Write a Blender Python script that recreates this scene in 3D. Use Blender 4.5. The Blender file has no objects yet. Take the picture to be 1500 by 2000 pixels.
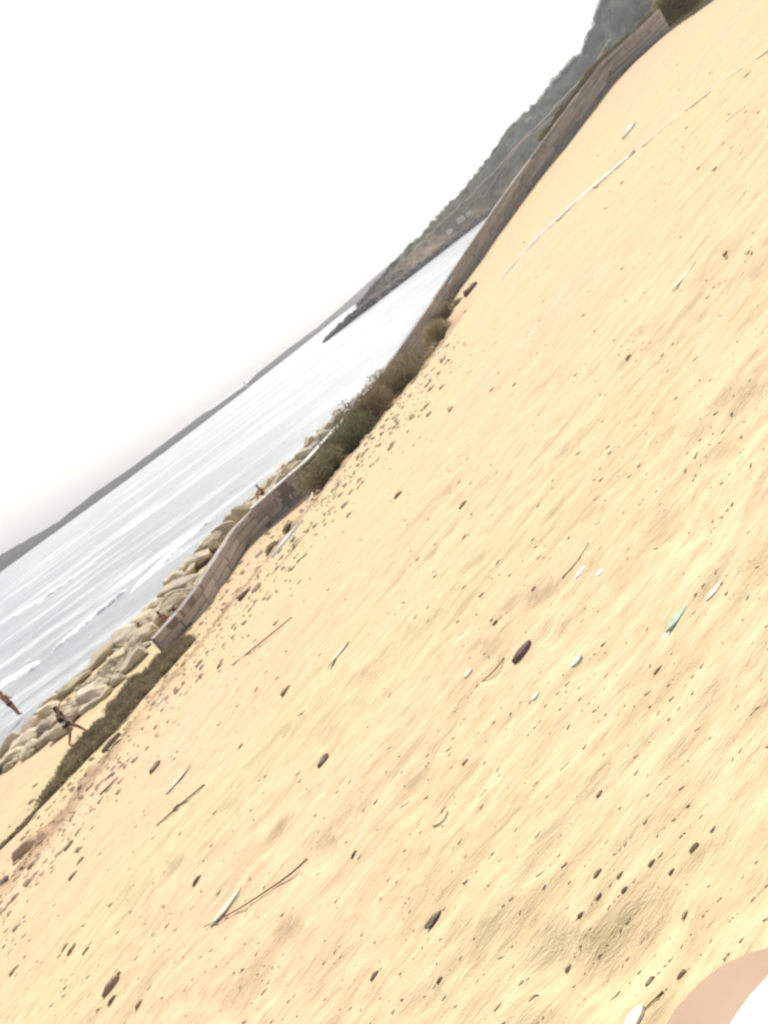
import bpy, bmesh, math, random
import numpy as np
from mathutils import Vector, Matrix, Euler

random.seed(7)
RNG = np.random.default_rng(7)
scene = bpy.context.scene
COL = scene.collection

# ------------------------------------------------------------------ camera, sky, sun, exposure
SEA = 0.0
EYE = 8.3                      # eye height above the sea
SLOPE, INTER, FPX = .74, 1097.0, 1505.0
ROLL = math.atan(SLOPE)
PITCH = math.atan((1000 - (INTER - SLOPE * 750)) * math.cos(ROLL) / FPX)

cam_d = bpy.data.cameras.new('camera')
cam = bpy.data.objects.new('camera', cam_d)
COL.objects.link(cam)
scene.camera = cam
cam_d.sensor_fit = 'VERTICAL'
cam_d.sensor_height = 36.0
cam_d.lens = 36.0 * FPX / 2000.0
cam_d.clip_start = 0.03
cam_d.clip_end = 30000
cam_d.dof.use_dof = True              # the snapshot is not quite in focus
cam_d.dof.focus_distance = .6
cam_d.dof.aperture_fstop = 14.0
cam.matrix_world = (Matrix.Translation((0, 0, EYE)) @ Matrix.Rotation(math.pi / 2 - PITCH, 4, 'X')
                    @ Matrix.Rotation(-ROLL, 4, 'Z'))

SUN_EL, SUN_AZ = math.radians(50), math.radians(8)       # azimuth clockwise from +Y
world = bpy.data.worlds.new('World')
scene.world = world
world.use_nodes = True
wn, wl = world.node_tree.nodes, world.node_tree.links
wn.clear()
sky = wn.new('ShaderNodeTexSky')
sky.sky_type = 'NISHITA'
sky.sun_disc = False
sky.sun_elevation = SUN_EL
sky.sun_rotation = SUN_AZ
sky.air_density = 1.0
sky.dust_density = 2.0
sky.ozone_density = 1.0
hsv = wn.new('ShaderNodeHueSaturation')
hsv.inputs['Saturation'].default_value = 0.35
bg = wn.new('ShaderNodeBackground')
bg.inputs['Strength'].default_value = 0.15
wo = wn.new('ShaderNodeOutputWorld')
wl.new(sky.outputs[0], hsv.inputs['Color'])
wl.new(hsv.outputs[0], bg.inputs['Color'])
wl.new(bg.outputs[0], wo.inputs['Surface'])

sun_d = bpy.data.lights.new('sun', 'SUN')
sun_d.energy = 4.0
sun_d.angle = math.radians(0.6)
sun_d.color = (1.0, 0.95, 0.86)
sun = bpy.data.objects.new('sun', sun_d)
COL.objects.link(sun)
sd = Vector((math.sin(SUN_AZ) * math.cos(SUN_EL), math.cos(SUN_AZ) * math.cos(SUN_EL), math.sin(SUN_EL)))
sun.rotation_euler = sd.to_track_quat('Z', 'Y').to_euler()
sun.location = (0, 0, 60)

scene.view_settings.view_transform = 'Standard'
scene.view_settings.look = 'None'
scene.view_settings.exposure = 0.18
scene.view_settings.gamma = 1.0
scene.view_settings.use_curve_mapping = False

# ------------------------------------------------------------------ helpers
def tag(o, label=None, cat=None, group=None, kind=None):
    if label: o['label'] = label
    if cat: o['category'] = cat
    if group: o['group'] = group
    if kind: o['kind'] = kind
    return o

def empty(name, loc, rz=0):
    o = bpy.data.objects.new(name, None)
    o.location = loc
    o.rotation_euler = (0, 0, rz)
    COL.objects.link(o)
    return o

def mesh_obj(name, verts, faces, mat, parent=None, smooth=False, loc=None):
    me = bpy.data.meshes.new(name)
    me.from_pydata([tuple(v) for v in verts] if not isinstance(verts, np.ndarray) else verts.tolist(), [],
                   faces if not isinstance(faces, np.ndarray) else faces.tolist())
    me.update()
    if mat: me.materials.append(mat)
    if smooth: me.polygons.foreach_set('use_smooth', [True] * len(me.polygons))
    o = bpy.data.objects.new(name, me)
    COL.objects.link(o)
    if parent: o.parent = parent
    if loc is not None: o.location = loc
    return o

def bm_obj(name, bm, mat, parent=None, smooth=False, loc=None):
    me = bpy.data.meshes.new(name)
    bm.to_mesh(me); bm.free()
    if mat: me.materials.append(mat)
    if smooth: me.polygons.foreach_set('use_smooth', [True] * len(me.polygons))
    o = bpy.data.objects.new(name, me)
    COL.objects.link(o)
    if parent: o.parent = parent
    if loc is not None: o.location = loc
    return o

def survey(px, py):
    """direction (sideways, up) per metre forward of a bearing measured on the photograph"""
    px = np.asarray(px, float); py = np.asarray(py, float)
    X, Y = px - 750, 1000 - py
    c, s = math.cos(ROLL), math.sin(ROLL)
    u, v = X * c + Y * s, -X * s + Y * c
    y = FPX * math.cos(PITCH) + v * math.sin(PITCH)
    z = -FPX * math.sin(PITCH) + v * math.cos(PITCH)
    return u / y, z / y

def at(px, py, d):
    a, b = survey(px, py)
    return Vector((float(a) * d, d, float(b) * d + EYE))

def at_level(px, py, z):
    a, b = survey(px, py)
    d = (z - EYE) / float(b)
    return Vector((float(a) * d, d, z))

def project(P):
    x, y, z = P[0], P[1], P[2] - EYE
    u = x
    fwd = y * math.cos(PITCH) - z * math.sin(PITCH)
    v = y * math.sin(PITCH) + z * math.cos(PITCH)
    u, v = u / fwd * FPX, v / fwd * FPX
    c, s = math.cos(ROLL), math.sin(ROLL)
    return 750 + u * c - v * s, 1000 - (u * s + v * c)

_T = RNG.random((256, 256))
def vnoise(x, y):
    xi, yi = np.floor(x).astype(int), np.floor(y).astype(int)
    fx, fy = x - xi, y - yi
    fx, fy = fx * fx * (3 - 2 * fx), fy * fy * (3 - 2 * fy)
    a, b = _T[yi & 255, xi & 255], _T[yi & 255, (xi + 1) & 255]
    c, d = _T[(yi + 1) & 255, xi & 255], _T[(yi + 1) & 255, (xi + 1) & 255]
    return (a * (1 - fx) + b * fx) * (1 - fy) + (c * (1 - fx) + d * fx) * fy - .5
def fbm(x, y, n=4):
    t = 0; a = 1
    for i in range(n):
        t = t + a * vnoise(x + 17.3 * i, y - 9.1 * i); a *= .5; x = x * 2.03; y = y * 2.03
    return t
def sstep(a, b, x):
    t = np.clip((x - a) / (b - a), 0, 1)
    return t * t * (3 - 2 * t)

# ------------------------------------------------------------------ materials
def new_mat(name):
    m = bpy.data.materials.new(name); m.use_nodes = True
    nt = m.node_tree
    return m, nt.nodes, nt.links, nt.nodes['Principled BSDF']

def simple(name, c1, c2=None, rough=.8, scale=8., bump=.3, dist=.01, detail=6., stretch=(1, 1, 1), spec=.3):
    m, N, L, P = new_mat(name)
    P.inputs['Roughness'].default_value = rough
    P.inputs['Specular IOR Level'].default_value = spec
    tc = N.new('ShaderNodeTexCoord'); mp = N.new('ShaderNodeMapping'); mp.inputs['Scale'].default_value = stretch
    L.new(tc.outputs['Object'], mp.inputs['Vector'])
    nz = N.new('ShaderNodeTexNoise'); nz.inputs['Scale'].default_value = scale; nz.inputs['Detail'].default_value = detail
    nz.inputs['Roughness'].default_value = .65
    L.new(mp.outputs[0], nz.inputs['Vector'])
    rp = N.new('ShaderNodeValToRGB')
    rp.color_ramp.elements[0].position = .32; rp.color_ramp.elements[1].position = .68
    rp.color_ramp.elements[0].color = (*c1, 1); rp.color_ramp.elements[1].color = (*(c2 or c1), 1)
    L.new(nz.outputs['Fac'], rp.inputs['Fac'])
    oi = N.new('ShaderNodeObjectInfo')
    hs = N.new('ShaderNodeHueSaturation')
    mr = N.new('ShaderNodeMapRange'); mr.inputs['To Min'].default_value = .82; mr.inputs['To Max'].default_value = 1.18
    L.new(oi.outputs['Random'], mr.inputs['Value']); L.new(mr.outputs[0], hs.inputs['Value'])
    L.new(rp.outputs['Color'], hs.inputs['Color']); L.new(hs.outputs[0], P.inputs['Base Color'])
    if bump:
        b = N.new('ShaderNodeBump'); b.inputs['Strength'].default_value = bump; b.inputs['Distance'].default_value = dist
        L.new(nz.outputs['Fac'], b.inputs['Height']); L.new(b.outputs[0], P.inputs['Normal'])
    return m

def sand_material():
    m, N, L, P = new_mat('sand')
    P.inputs['Roughness'].default_value = .95
    P.inputs['Specular IOR Level'].default_value = .12
    g = N.new('ShaderNodeNewGeometry')
    def noise(scale, rot, st, detail=5, rough=.6, off=(0, 0, 0)):
        mp = N.new('ShaderNodeMapping'); mp.vector_type = 'POINT'
        vr = N.new('ShaderNodeVectorRotate'); vr.rotation_type = 'Z_AXIS'; vr.inputs['Angle'].default_value = -rot
        L.new(g.outputs['Position'], vr.inputs['Vector'])
        mp.inputs['Scale'].default_value = st; mp.inputs['Location'].default_value = off
        L.new(vr.outputs[0], mp.inputs['Vector'])
        n = N.new('ShaderNodeTexNoise'); n.inputs['Scale'].default_value = scale
        n.inputs['Detail'].default_value = detail; n.inputs['Roughness'].default_value = rough
        L.new(mp.outputs[0], n.inputs['Vector']); return n.outputs['Fac']
    def ramp(f, p0, p1, c0, c1):
        r = N.new('ShaderNodeValToRGB'); r.color_ramp.elements[0].position = p0; r.color_ramp.elements[1].position = p1
        r.color_ramp.elements[0].color = (*c0, 1); r.color_ramp.elements[1].color = (*c1, 1)
        L.new(f, r.inputs['Fac']); return r.outputs['Color']
    def mix(f, a, b, mode='MIX'):
        x = N.new('ShaderNodeMix'); x.data_type = 'RGBA'; x.blend_type = mode
        if isinstance(f, float): x.inputs['Factor'].default_value = f
        else: L.new(f, x.inputs['Factor'])
        L.new(a, x.inputs['A']); L.new(b, x.inputs['B']); return x.outputs['Result']
    R = math.radians(8)
    big = noise(.16, R, (1, 1, 1), 3)
    base = ramp(big, .36, .64, SAND_YEL, SAND_PINK)
    mid = noise(1.3, R, (.35, 1, 1), 5, .6)
    base = mix(.4, base, ramp(mid, .3, .7, (.80, .78, .74), (1, 1, 1)), 'MULTIPLY')
    st1 = noise(9, R, (.16, 1, 1), 6, .7, (3, 1, 0))
    base = mix(.75, base, ramp(st1, .28, .56, (.70, .66, .60), (1, 1, 1)), 'MULTIPLY')
    st2 = noise(45, R, (.22, 1, 1), 4, .7, (9, 4, 0))
    base = mix(.6, base, ramp(st2, .3, .55, (.72, .68, .62), (1, 1, 1)), 'MULTIPLY')
    at_ = N.new('ShaderNodeAttribute'); at_.attribute_name = 'soil'
    rb = noise(5, R, (.45, 1, 1), 6, .75, (2, 2, 2))
    soil = ramp(rb, .35, .62, (.25, .165, .10), (.50, .35, .22))
    base = mix(at_.outputs['Fac'], base, soil)
    L.new(base, P.inputs['Base Color'])
    b1 = N.new('ShaderNodeBump'); b1.inputs['Strength'].default_value = .55; b1.inputs['Distance'].default_value = .03
    L.new(st1, b1.inputs['Height'])
    b2 = N.new('ShaderNodeBump'); b2.inputs['Strength'].default_value = .6; b2.inputs['Distance'].default_value = .006
    L.new(st2, b2.inputs['Height']); L.new(b1.outputs[0], b2.inputs['Normal'])
    b3 = N.new('ShaderNodeBump'); b3.inputs['Strength'].default_value = .3; b3.inputs['Distance'].default_value = .08
    L.new(mid, b3.inputs['Height']); L.new(b2.outputs[0], b3.inputs['Normal'])
    L.new(b3.outputs[0], P.inputs['Normal'])
    return m
SAND_YEL = (.62, .525, .32)
SAND_PINK = (.69, .51, .345)
M_SAND = sand_material()

def sea_material():
    m, N, L, P = new_mat('sea_water')
    g = N.new('ShaderNodeNewGeometry')
    P.inputs['Roughness'].default_value = .22
    P.inputs['IOR'].default_value = 1.33
    P.inputs['Specular IOR Level'].default_value = .28
    def noise(scale, st, d=4, r=.6):
        mp = N.new('ShaderNodeMapping'); mp.inputs['Scale'].default_value = st
        L.new(g.outputs['Position'], mp.inputs['Vector'])
        n = N.new('ShaderNodeTexNoise'); n.inputs['Scale'].default_value = scale
        n.inputs['Detail'].default_value = d; n.inputs['Roughness'].default_value = r
        L.new(mp.outputs[0], n.inputs['Vector']); return n.outputs['Fac']
    a = noise(.9, (.35, 1, 1), 6, .65)
    b = noise(.05, (.3, 1, 1), 5, .6)
    w = noise(.25, (.22, 1, 1), 6, .7)
    r = N.new('ShaderNodeValToRGB'); r.color_ramp.elements[0].position = .50; r.color_ramp.elements[1].position = .66
    r.color_ramp.elements[0].color = (.33, .34, .345, 1); r.color_ramp.elements[1].color = (.82, .84, .85, 1)
    mm = N.new('ShaderNodeMath'); mm.operation = 'ADD'
    m2 = N.new('ShaderNodeMath'); m2.operation = 'MULTIPLY'; m2.inputs[1].default_value = .5
    L.new(w, mm.inputs[0]); L.new(b, mm.inputs[1]); L.new(mm.outputs[0], m2.inputs[0])
    L.new(m2.outputs[0], r.inputs['Fac']); L.new(r.outputs['Color'], P.inputs['Base Color'])
    bp = N.new('ShaderNodeBump'); bp.inputs['Strength'].default_value = 1.; bp.inputs['Distance'].default_value = .18
    L.new(a, bp.inputs['Height'])
    b2 = N.new('ShaderNodeBump'); b2.inputs['Strength'].default_value = 1.; b2.inputs['Distance'].default_value = .5
    L.new(w, b2.inputs['Height']); L.new(bp.outputs[0], b2.inputs['Normal'])
    L.new(b2.outputs[0], P.inputs['Normal'])
    return m
M_SEA = sea_material()
M_FOAM = simple('sea_foam', (.62, .64, .66), (.85, .86, .87), .7, 2.5, .6, .1)
M_ROCK = [simple('boulder_tan', (.46, .385, .265), (.66, .56, .40), .9, 2.2, .9, .12),
          simple('boulder_brown', (.34, .265, .19), (.54, .44, .32), .9, 2.2, .9, .12),
          simple('boulder_grey', (.40, .345, .265), (.60, .52, .40), .9, 2.2, .9, .12),
          simple('boulder_cream', (.42, .36, .24), (.62, .54, .38), .9, 2.2, .9, .12)]
M_BLOCK = [simple('wall_stone', (.29, .255, .235), (.43, .385, .355), .9, 3.5, .8, .04),
           simple('wall_stone_worn', (.33, .29, .265), (.48, .43, .395), .9, 3.5, .8, .04)]
M_COPING = simple('coping_concrete', (.55, .52, .48), (.75, .72, .67), .8, 5, .3, .01)
M_MORTAR = simple('wall_core', (.14, .12, .105), (.22, .19, .17), .95, 5, .5, .02)
M_PEB = [simple('pebble_brown', (.28, .205, .14), (.42, .32, .22), .85, 60, .4, .002),
         simple('pebble_dark', (.14, .105, .08), (.26, .195, .145), .8, 60, .4, .002),
         simple('pebble_tan', (.32, .24, .16), (.47, .365, .25), .9, 60, .4, .002)]
M_WHITE = simple('white_plastic', (.78, .79, .80), (.86, .87, .87), .4, 20, .1, .002)
M_PALE = simple('pale_paper', (.68, .64, .50), (.76, .72, .58), .6, 20, .3, .004)
M_GLASS_G = simple('green_glass', (.30, .44, .32), (.38, .52, .40), .15, 20, .05, .001, spec=.6)
M_MINT = simple('mint_plastic', (.58, .70, .56), (.64, .75, .6), .4, 20, .05, .001)
M_TWIG = simple('dry_twig', (.13, .09, .06), (.25, .18, .12), .9, 50, .6, .003)
M_PURPLE = simple('driftwood', (.12, .075, .07), (.24, .16, .15), .85, 30, .6, .004)
M_RUST = simple('rusty_metal', (.13, .05, .035), (.24, .10, .07), .85, 12, .6, .01)
def leaf_mat(name, c1, c2):
    m = simple(name, c1, c2, .7, 3.0, 0)
    N, L = m.node_tree.nodes, m.node_tree.links
    P = N['Principled BSDF']; tr = N.new('ShaderNodeBsdfTranslucent'); mx = N.new('ShaderNodeMixShader'); mx.inputs[0].default_value = .45
    src = P.inputs['Base Color'].links[0].from_socket
    L.new(src, tr.inputs['Color']); L.new(P.outputs[0], mx.inputs[1]); L.new(tr.outputs[0], mx.inputs[2])
    L.new(mx.outputs[0], N['Material Output'].inputs['Surface'])
    return m
M_LEAF = [leaf_mat('leaf_olive', (.19, .16, .09), (.37, .31, .185)),
          leaf_mat('leaf_green', (.09, .10, .05), (.22, .21, .11)),
          leaf_mat('leaf_brown', (.17, .135, .085), (.33, .26, .165))]
M_STEM = simple('shrub_stem', (.06, .045, .03), (.12, .09, .06), .9, 20, .4)

# ------------------------------------------------------------------ lie of the land
GA, GB, H0 = .228, -.130, 1.05
def plane_depth(px, py):
    a, b = survey(px, py)
    return H0 / (-b + GA * a + GB)
ctrl = []
for x, y in [(0, 0), (-3, 1), (3, 1), (0, 4), (-6, 8), (6, 8), (0, 14), (-10, 14), (12, 14), (5, 25), (18, 25),
             (-3, 30), (-14, 6), (25, 8), (0, -8), (-12, -6), (12, -8), (38, 30), (28, 45), (40, 10), (20, -20), (-20, -20)]:
    ctrl.append((x, y, EYE - H0 + GA * x + GB * y))
EDGE_PX = [(-420, 2120, 5.9), (-150, 1900, 6.3), (0, 1740, 6.6), (110, 1590, 6.7), (220, 1460, 6.8), (400, 1240, 6.9), (520, 1100, 7.0),
           (620, 970, 7.0), (720, 850, 7.0), (800, 750, 6.9), (880, 640, 6.6)]
EDGE = []
for px, py, dr in EDGE_PX:
    p = at_level(px, py, EYE - dr); EDGE.append((p.x, p.y)); ctrl.append((p.x, p.y, p.z))
WALL_PX = [(310, 1263, None), (349, 1227, None), (394, 1179, None), (442, 1110, None), (478, 1059, None), (520, 1020, None),
           (568, 981, None), (622, 933, None), (720, 800, 59), (800, 700, 70), (883, 583, 83), (950, 490, 87), (1027, 383, 90),
           (1083, 313, 91), (1150, 227, 92), (1200, 160, 92), (1267, 100, 91), (1310, 60, 90)]
WALL_Z0 = EYE - 7.8
WB = []
for px, py, d in WALL_PX:
    p = at_level(px, py, WALL_Z0) if d is None else at(px, py, d)
    WB.append(p)
    if d and d > 80: ctrl.append((p.x, p.y, p.z))
for px, py, d in [(1420, 0, 88), (1600, -120, 88), (1800, -300, 80)]:
    p = at(px, py, d); ctrl.append((p.x, p.y, p.z))
C = np.array(ctrl)
def _U(r2): return .5 * r2 * np.log(r2 + 1e-9)
n = len(C)
K = _U((C[:, None, 0] - C[None, :, 0]) ** 2 + (C[:, None, 1] - C[None, :, 1]) ** 2) + np.eye(n) * 2.0
Pm = np.c_[np.ones(n), C[:, :2]]
Amat = np.block([[K, Pm], [Pm.T, np.zeros((3, 3))]])
SOL = np.linalg.solve(Amat, np.r_[C[:, 2], 0, 0, 0])
def tps(x, y):
    out = SOL[n] + SOL[n + 1] * x + SOL[n + 2] * y
    for i in range(n):
        out = out + SOL[i] * _U((x - C[i, 0]) ** 2 + (y - C[i, 1]) ** 2)
    return out
def signed_dist(x, y, poly):
    """distance to a polyline, positive on its left hand (the sea side)"""
    best = np.full(np.shape(x), 1e9); sign = np.zeros(np.shape(x))
    for (ax, ay), (bx, by) in zip(poly[:-1], poly[1:]):
        dx, dy = bx - ax, by - ay
        t = np.clip(((x - ax) * dx + (y - ay) * dy) / (dx * dx + dy * dy), 0, 1)
        d = np.hypot(x - ax - t * dx, y - ay - t * dy)
        s = np.sign(dx * (y - ay) - dy * (x - ax))
        m_ = d < best - 1e-9
        best = np.where(m_, d, best); sign = np.where(m_, s, sign)
    return best * sign
SHORE_PX = [(-500, 1900), (-160, 1600), (0, 1450), (90, 1360), (250, 1210), (430, 1025)]
SHORE = [tuple(at_level(px, py, SEA + .9)[:2]) for px, py in SHORE_PX]
SHORE += [tuple(at_level(px, py, SEA + 1.5)[:2]) for px, py in ((520, 935), (600, 862), (660, 803))]
_w = [p for p in WB[9:]]
SHORE += [(p.x - 1.1, p.y + 1.1) for p in _w] + [(WB[-1].x + 60, WB[-1].y + 40)]
EDGE_L = [(EDGE[0][0] - 30, EDGE[0][1] - 30)] + EDGE + [(EDGE[-1][0] + 1, EDGE[-1][1] + 60)]
SHORE_L = [(SHORE[0][0] - 60, SHORE[0][1] - 40)] + SHORE
def ground(x, y, fine=False):
    x = np.asarray(x, float); y = np.asarray(y, float)
    r = np.hypot(x, y)
    A = np.clip(tps(np.clip(x, -60, 110), np.clip(y, -60, 110)), .2, 16)
    se = signed_dist(x, y, EDGE_L)
    fade = 1 - sstep(58, 80, y)
    Bz = WALL_Z0 + .10 * vnoise(x * .3, y * .3)
    h = A + (np.minimum(A, Bz) - A) * sstep(.0, 1.3, se) * fade
    ss = signed_dist(x, y, SHORE_L)
    wv = sstep(52, 66, y)
    h = h + (-2.5 - h) * (sstep(-.6, 4, ss) * (1 - wv) + sstep(-.5, .5, ss) * wv)
    if fine:
        soil = np.exp(-((se + .6) / 1.6) ** 2) * fade
        d = .35 * sstep(3, 25, r) + .65
        c, s = math.cos(math.radians(8)), math.sin(math.radians(8))
        u, v = x * c + y * s, -x * s + y * c
        rel = .05 * fbm(u * .45, v * .9, 3) + .028 * d * fbm(u * 1.6, v * 4.2, 3) + .012 * fbm(u * 7, v * 17, 2) * (1 - sstep(8, 18, r))
        rel = rel + .35 * soil * fbm(x * 1.3, y * 1.3, 4) * sstep(5, 12, r)
        rel = rel + .10 * sstep(10, 30, r) * fbm(u * .25, v * .7, 4)
        rel = rel + (0.02 * fbm(x * 2.3 + 5, y * 2.3, 4) - .02 * np.clip(fbm(x * 4.1, y * 3.3 + 9, 2) - .22, 0, 1) * 4) * (1 - sstep(4, 11, r))
        h = h + rel * (1 - sstep(-1, 1, ss))
        return h, soil
    return h

def hit(px, py):
    """where a bearing meets the ground"""
    a, b = survey(px, py); a, b = float(a), float(b)
    ds = np.concatenate([np.arange(.3, 20, .05), np.arange(20, 130, .25)])
    z = EYE + b * ds
    g_ = ground(a * ds, ds)
    k = np.argmax(z < g_)
    if not (z < g_).any(): k = len(ds) - 1
    return Vector((a * ds[k], ds[k], float(ground(np.array([a * ds[k]]), np.array([ds[k]]), True)[0][0])))

# ground sheet: rings about the viewer's spot, out to the far side of the beach
def build_ground():
    rad = np.concatenate([[.05], np.geomspace(.3, 150, 620), [200, 300, 500]])
    ang = np.concatenate([np.linspace(-62, 62, 620), np.linspace(66, 294, 58)])      # degrees clockwise from +Y
    ang = np.radians(ang)
    Rg, Tg = np.meshgrid(rad, ang, indexing='ij')
    x, y = Rg * np.sin(Tg), Rg * np.cos(Tg)
    h, soil = ground(x.ravel(), y.ravel(), True)
    V = np.c_[x.ravel(), y.ravel(), h]
    nr, na = len(rad), len(ang)
    i = np.arange(nr - 1)[:, None] * na; j = np.arange(na)[None, :]; j2 = (j + 1) % na
    F = np.stack([i + j, i + na + j, i + na + j2, i + j2], -1).reshape(-1, 4)
    me = bpy.data.meshes.new('sand_slope')
    me.vertices.add(len(V)); me.vertices.foreach_set('co', V.ravel())
    me.loops.add(F.size); me.loops.foreach_set('vertex_index', F.ravel().astype(np.int32))
    me.polygons.add(len(F)); me.polygons.foreach_set('loop_start', np.arange(0, F.size, 4, dtype=np.int32))
    me.update(); me.validate()
    me.polygons.foreach_set('use_smooth', [True] * len(me.polygons))
    at_ = me.attributes.new('soil', 'FLOAT', 'POINT'); at_.data.foreach_set('value', np.clip(soil, 0, 1).astype(np.float32))
    me.materials.append(M_SAND)
    if me.polygons[5].normal.z < 0: me.flip_normals()
    o = bpy.data.objects.new('sand_slope', me); COL.objects.link(o)
    tag(o, kind='structure')
build_ground()

# ------------------------------------------------------------------ sea
def build_sea():
    rad = np.concatenate([np.geomspace(14, 400, 190), [700, 1500, 3000, 5000]])
    ang = np.concatenate([np.radians(np.linspace(-60, 60, 260)), np.radians(np.linspace(65, 295, 47))])
    Rg, Tg = np.meshgrid(rad, ang, indexing='ij')
    x, y = Rg * np.sin(Tg), Rg * np.cos(Tg)
    amp = 1 - sstep(150, 380, Rg)
    z = amp * (.16 * fbm(x * .10 + y * .03, y * .32, 3) + .10 * fbm(x * .5, y * 1.1, 2)) + SEA
    z[0, :] = SEA
    V = np.c_[x.ravel(), y.ravel(), z.ravel()]
    nr, na = len(rad), len(ang)
    i = np.arange(nr - 1)[:, None] * na; j = np.arange(na)[None, :]; j2 = (j + 1) % na
    F = np.stack([i + j, i + j2, i + na + j2, i + na + j], -1).reshape(-1, 4)
    o = mesh_obj('sea', V, F, M_SEA, smooth=True)
    if o.data.polygons[5].normal.z < 0: o.data.flip_normals()
    tag(o, kind='structure')
build_sea()

def foam_patch(points, width, label, seed):
    """a low broken ridge of white water along a line"""
    r = random.Random(seed)
    P = [at_level(px, py, SEA) for px, py in points]
    V = []; F = []
    steps = 60
    tot = [0]
    for a, b in zip(P[:-1], P[1:]): tot.append(tot[-1] + (b - a).length)
    for k in range(steps + 1):
        s = tot[-1] * k / steps
        i = max(j for j in range(len(P) - 1) if tot[j] <= s + 1e-6)
        t = (s - tot[i]) / (tot[i + 1] - tot[i]); c = P[i].lerp(P[i + 1], t); d = (P[i + 1] - P[i]).normalized()
        nrm = Vector((-d.y, d.x, 0))
        w = width * math.sin(math.pi * min(max(k / steps, .02), .98)) ** .6
        for q in range(9):
            f = q / 8 * 2 - 1
            jit = r.uniform(.75, 1.25)
            p = c + nrm * f * w * jit
            V.append((p.x, p.y, (.04 + (1 - abs(f)) * .28 * r.uniform(.3, 1)) * min(1, k / 6, (steps - k) / 6) if abs(f) < .99 else -.06))
    for k in range(steps):
        for q in range(8):
            a = k * 9 + q; F.append((a, a + 1, a + 10, a + 9))
    o = mesh_obj('foam', V, F, M_FOAM, smooth=True)
    tag(o, kind='stuff'); tag(o, label)
foam_patch([(-10, 1345), (40, 1316), (75, 1297)], 1.3, 'white breaking foam on the water behind the bather', 1)
foam_patch([(100, 1275), (180, 1205), (250, 1150)], .5, 'thin line of white foam beside the boulders', 2)
foam_patch([(250, 1165), (330, 1085), (420, 1010)], .9, 'white foam washing along the boulder shore', 3)
foam_patch([(-20, 1230), (90, 1165), (200, 1090)], 1.2, 'pale foam streak farther out on the grey sea', 4)

# ------------------------------------------------------------------ far land
def ridge_land(name, cols, mat, rows=9, seed=3, rough=1.5):
    """cols: (px, py_base, depth, px_top, py_top, depth_top); a sloping land mass with foot, ridge and back"""
    dense = []
    for a, b in zip(cols[:-1], cols[1:]):
        m_ = 14
        for k in range(m_):
            t = k / m_; dense.append([a[i] * (1 - t) + b[i] * t for i in range(6)])
    dense.append(list(cols[-1]))
    V = []; grid = []
    for ci, c in enumerate(dense):
        a, b = survey(c[0], c[1]); foot = Vector((float(a) * c[2], c[2], SEA - .5))
        top = at(c[3], c[4], c[5])
        line = []
        for r_ in range(rows):
            t = r_ / (rows - 1)
            p = foot.lerp(top, t)
            prof = t ** .75
            z = foot.z + (top.z - foot.z) * prof
            z += rough * float(fbm(np.array(ci * .35 + seed), np.array(r_ * .8), 3)) * (1 if t > 0 else 0)
            line.append((p.x, p.y, z))
        back = Vector((top.x * 1.25, top.y * 1.25, SEA - 2))
        line.append(tuple(back)); grid.append(line)
    nr = rows + 1
    for l in grid: V += l
    F = []
    for i in range(len(grid) - 1):
        for j in range(nr - 1):
            a = i * nr + j; F.append((a, a + nr, a + nr + 1, a + 1))
    o = mesh_obj(name, V, F, mat, smooth=False)
    tag(o, kind='structure')
    return grid

def hill_material():
    m, N, L, P = new_mat('hillside')
    P.inputs['Roughness'].default_value = .95; P.inputs['Specular IOR Level'].default_value = .1
    g = N.new('ShaderNodeNewGeometry'); sp = N.new('ShaderNodeSeparateXYZ'); L.new(g.outputs['Position'], sp.inputs[0])
    nz = N.new('ShaderNodeTexNoise'); nz.inputs['Scale'].default_value = .03; nz.inputs['Detail'].default_value = 8
    L.new(g.outputs['Position'], nz.inputs['Vector'])
    ad = N.new('ShaderNodeMath'); ad.operation = 'MULTIPLY_ADD'; ad.inputs[1].default_value = 34; L.new(nz.outputs['Fac'], ad.inputs[0])
    L.new(sp.outputs['Z'], ad.inputs[2])
    mr = N.new('ShaderNodeMapRange'); mr.inputs['From Min'].default_value = 15; mr.inputs['From Max'].default_value = 38
    L.new(ad.outputs[0], mr.inputs['Value'])
    r = N.new('ShaderNodeValToRGB')
    e = r.color_ramp.elements
    e[0].position = .0; e[0].color = (.17, .14, .11, 1); e[1].position = 1; e[1].color = (.04, .05, .036, 1)
    e2 = e.new(.25); e2.color = (.19, .14, .10, 1); e3 = e.new(.5); e3.color = (.07, .065, .045, 1)
    L.new(mr.outputs[0], r.inputs['Fac'])
    n2 = N.new('ShaderNodeTexNoise'); n2.inputs['Scale'].default_value = .12; n2.inputs['Detail'].default_value = 6
    L.new(g.outputs['Position'], n2.inputs['Vector'])
    r2 = N.new('ShaderNodeValToRGB'); r2.color_ramp.elements[0].position = .35; r2.color_ramp.elements[1].position = .65
    r2.color_ramp.elements[0].color = (.35, .35, .35, 1); r2.color_ramp.elements[1].color = (1.6, 1.5, 1.4, 1)
    L.new(n2.outputs['Fac'], r2.inputs['Fac'])
    mx = N.new('ShaderNodeMix'); mx.data_type = 'RGBA'; mx.blend_type = 'MULTIPLY'; mx.inputs['Factor'].default_value = 1
    L.new(r.outputs['Color'], mx.inputs['A']); L.new(r2.outputs['Color'], mx.inputs['B'])
    L.new(mx.outputs['Result'], P.inputs['Base Color'])
    return m
M_HILL = hill_material()
M_COAST = simple('far_coast_scrub', (.03, .034, .034), (.055, .058, .058), .95, .05, 0)
M_FROCK = simple('breakwater_rock', (.12, .115, .11), (.30, .29, .28), .9, .6, .3)
M_PATH = simple('hill_track', (.26, .20, .13), (.33, .26, .17), .95, .2, 0)

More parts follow.
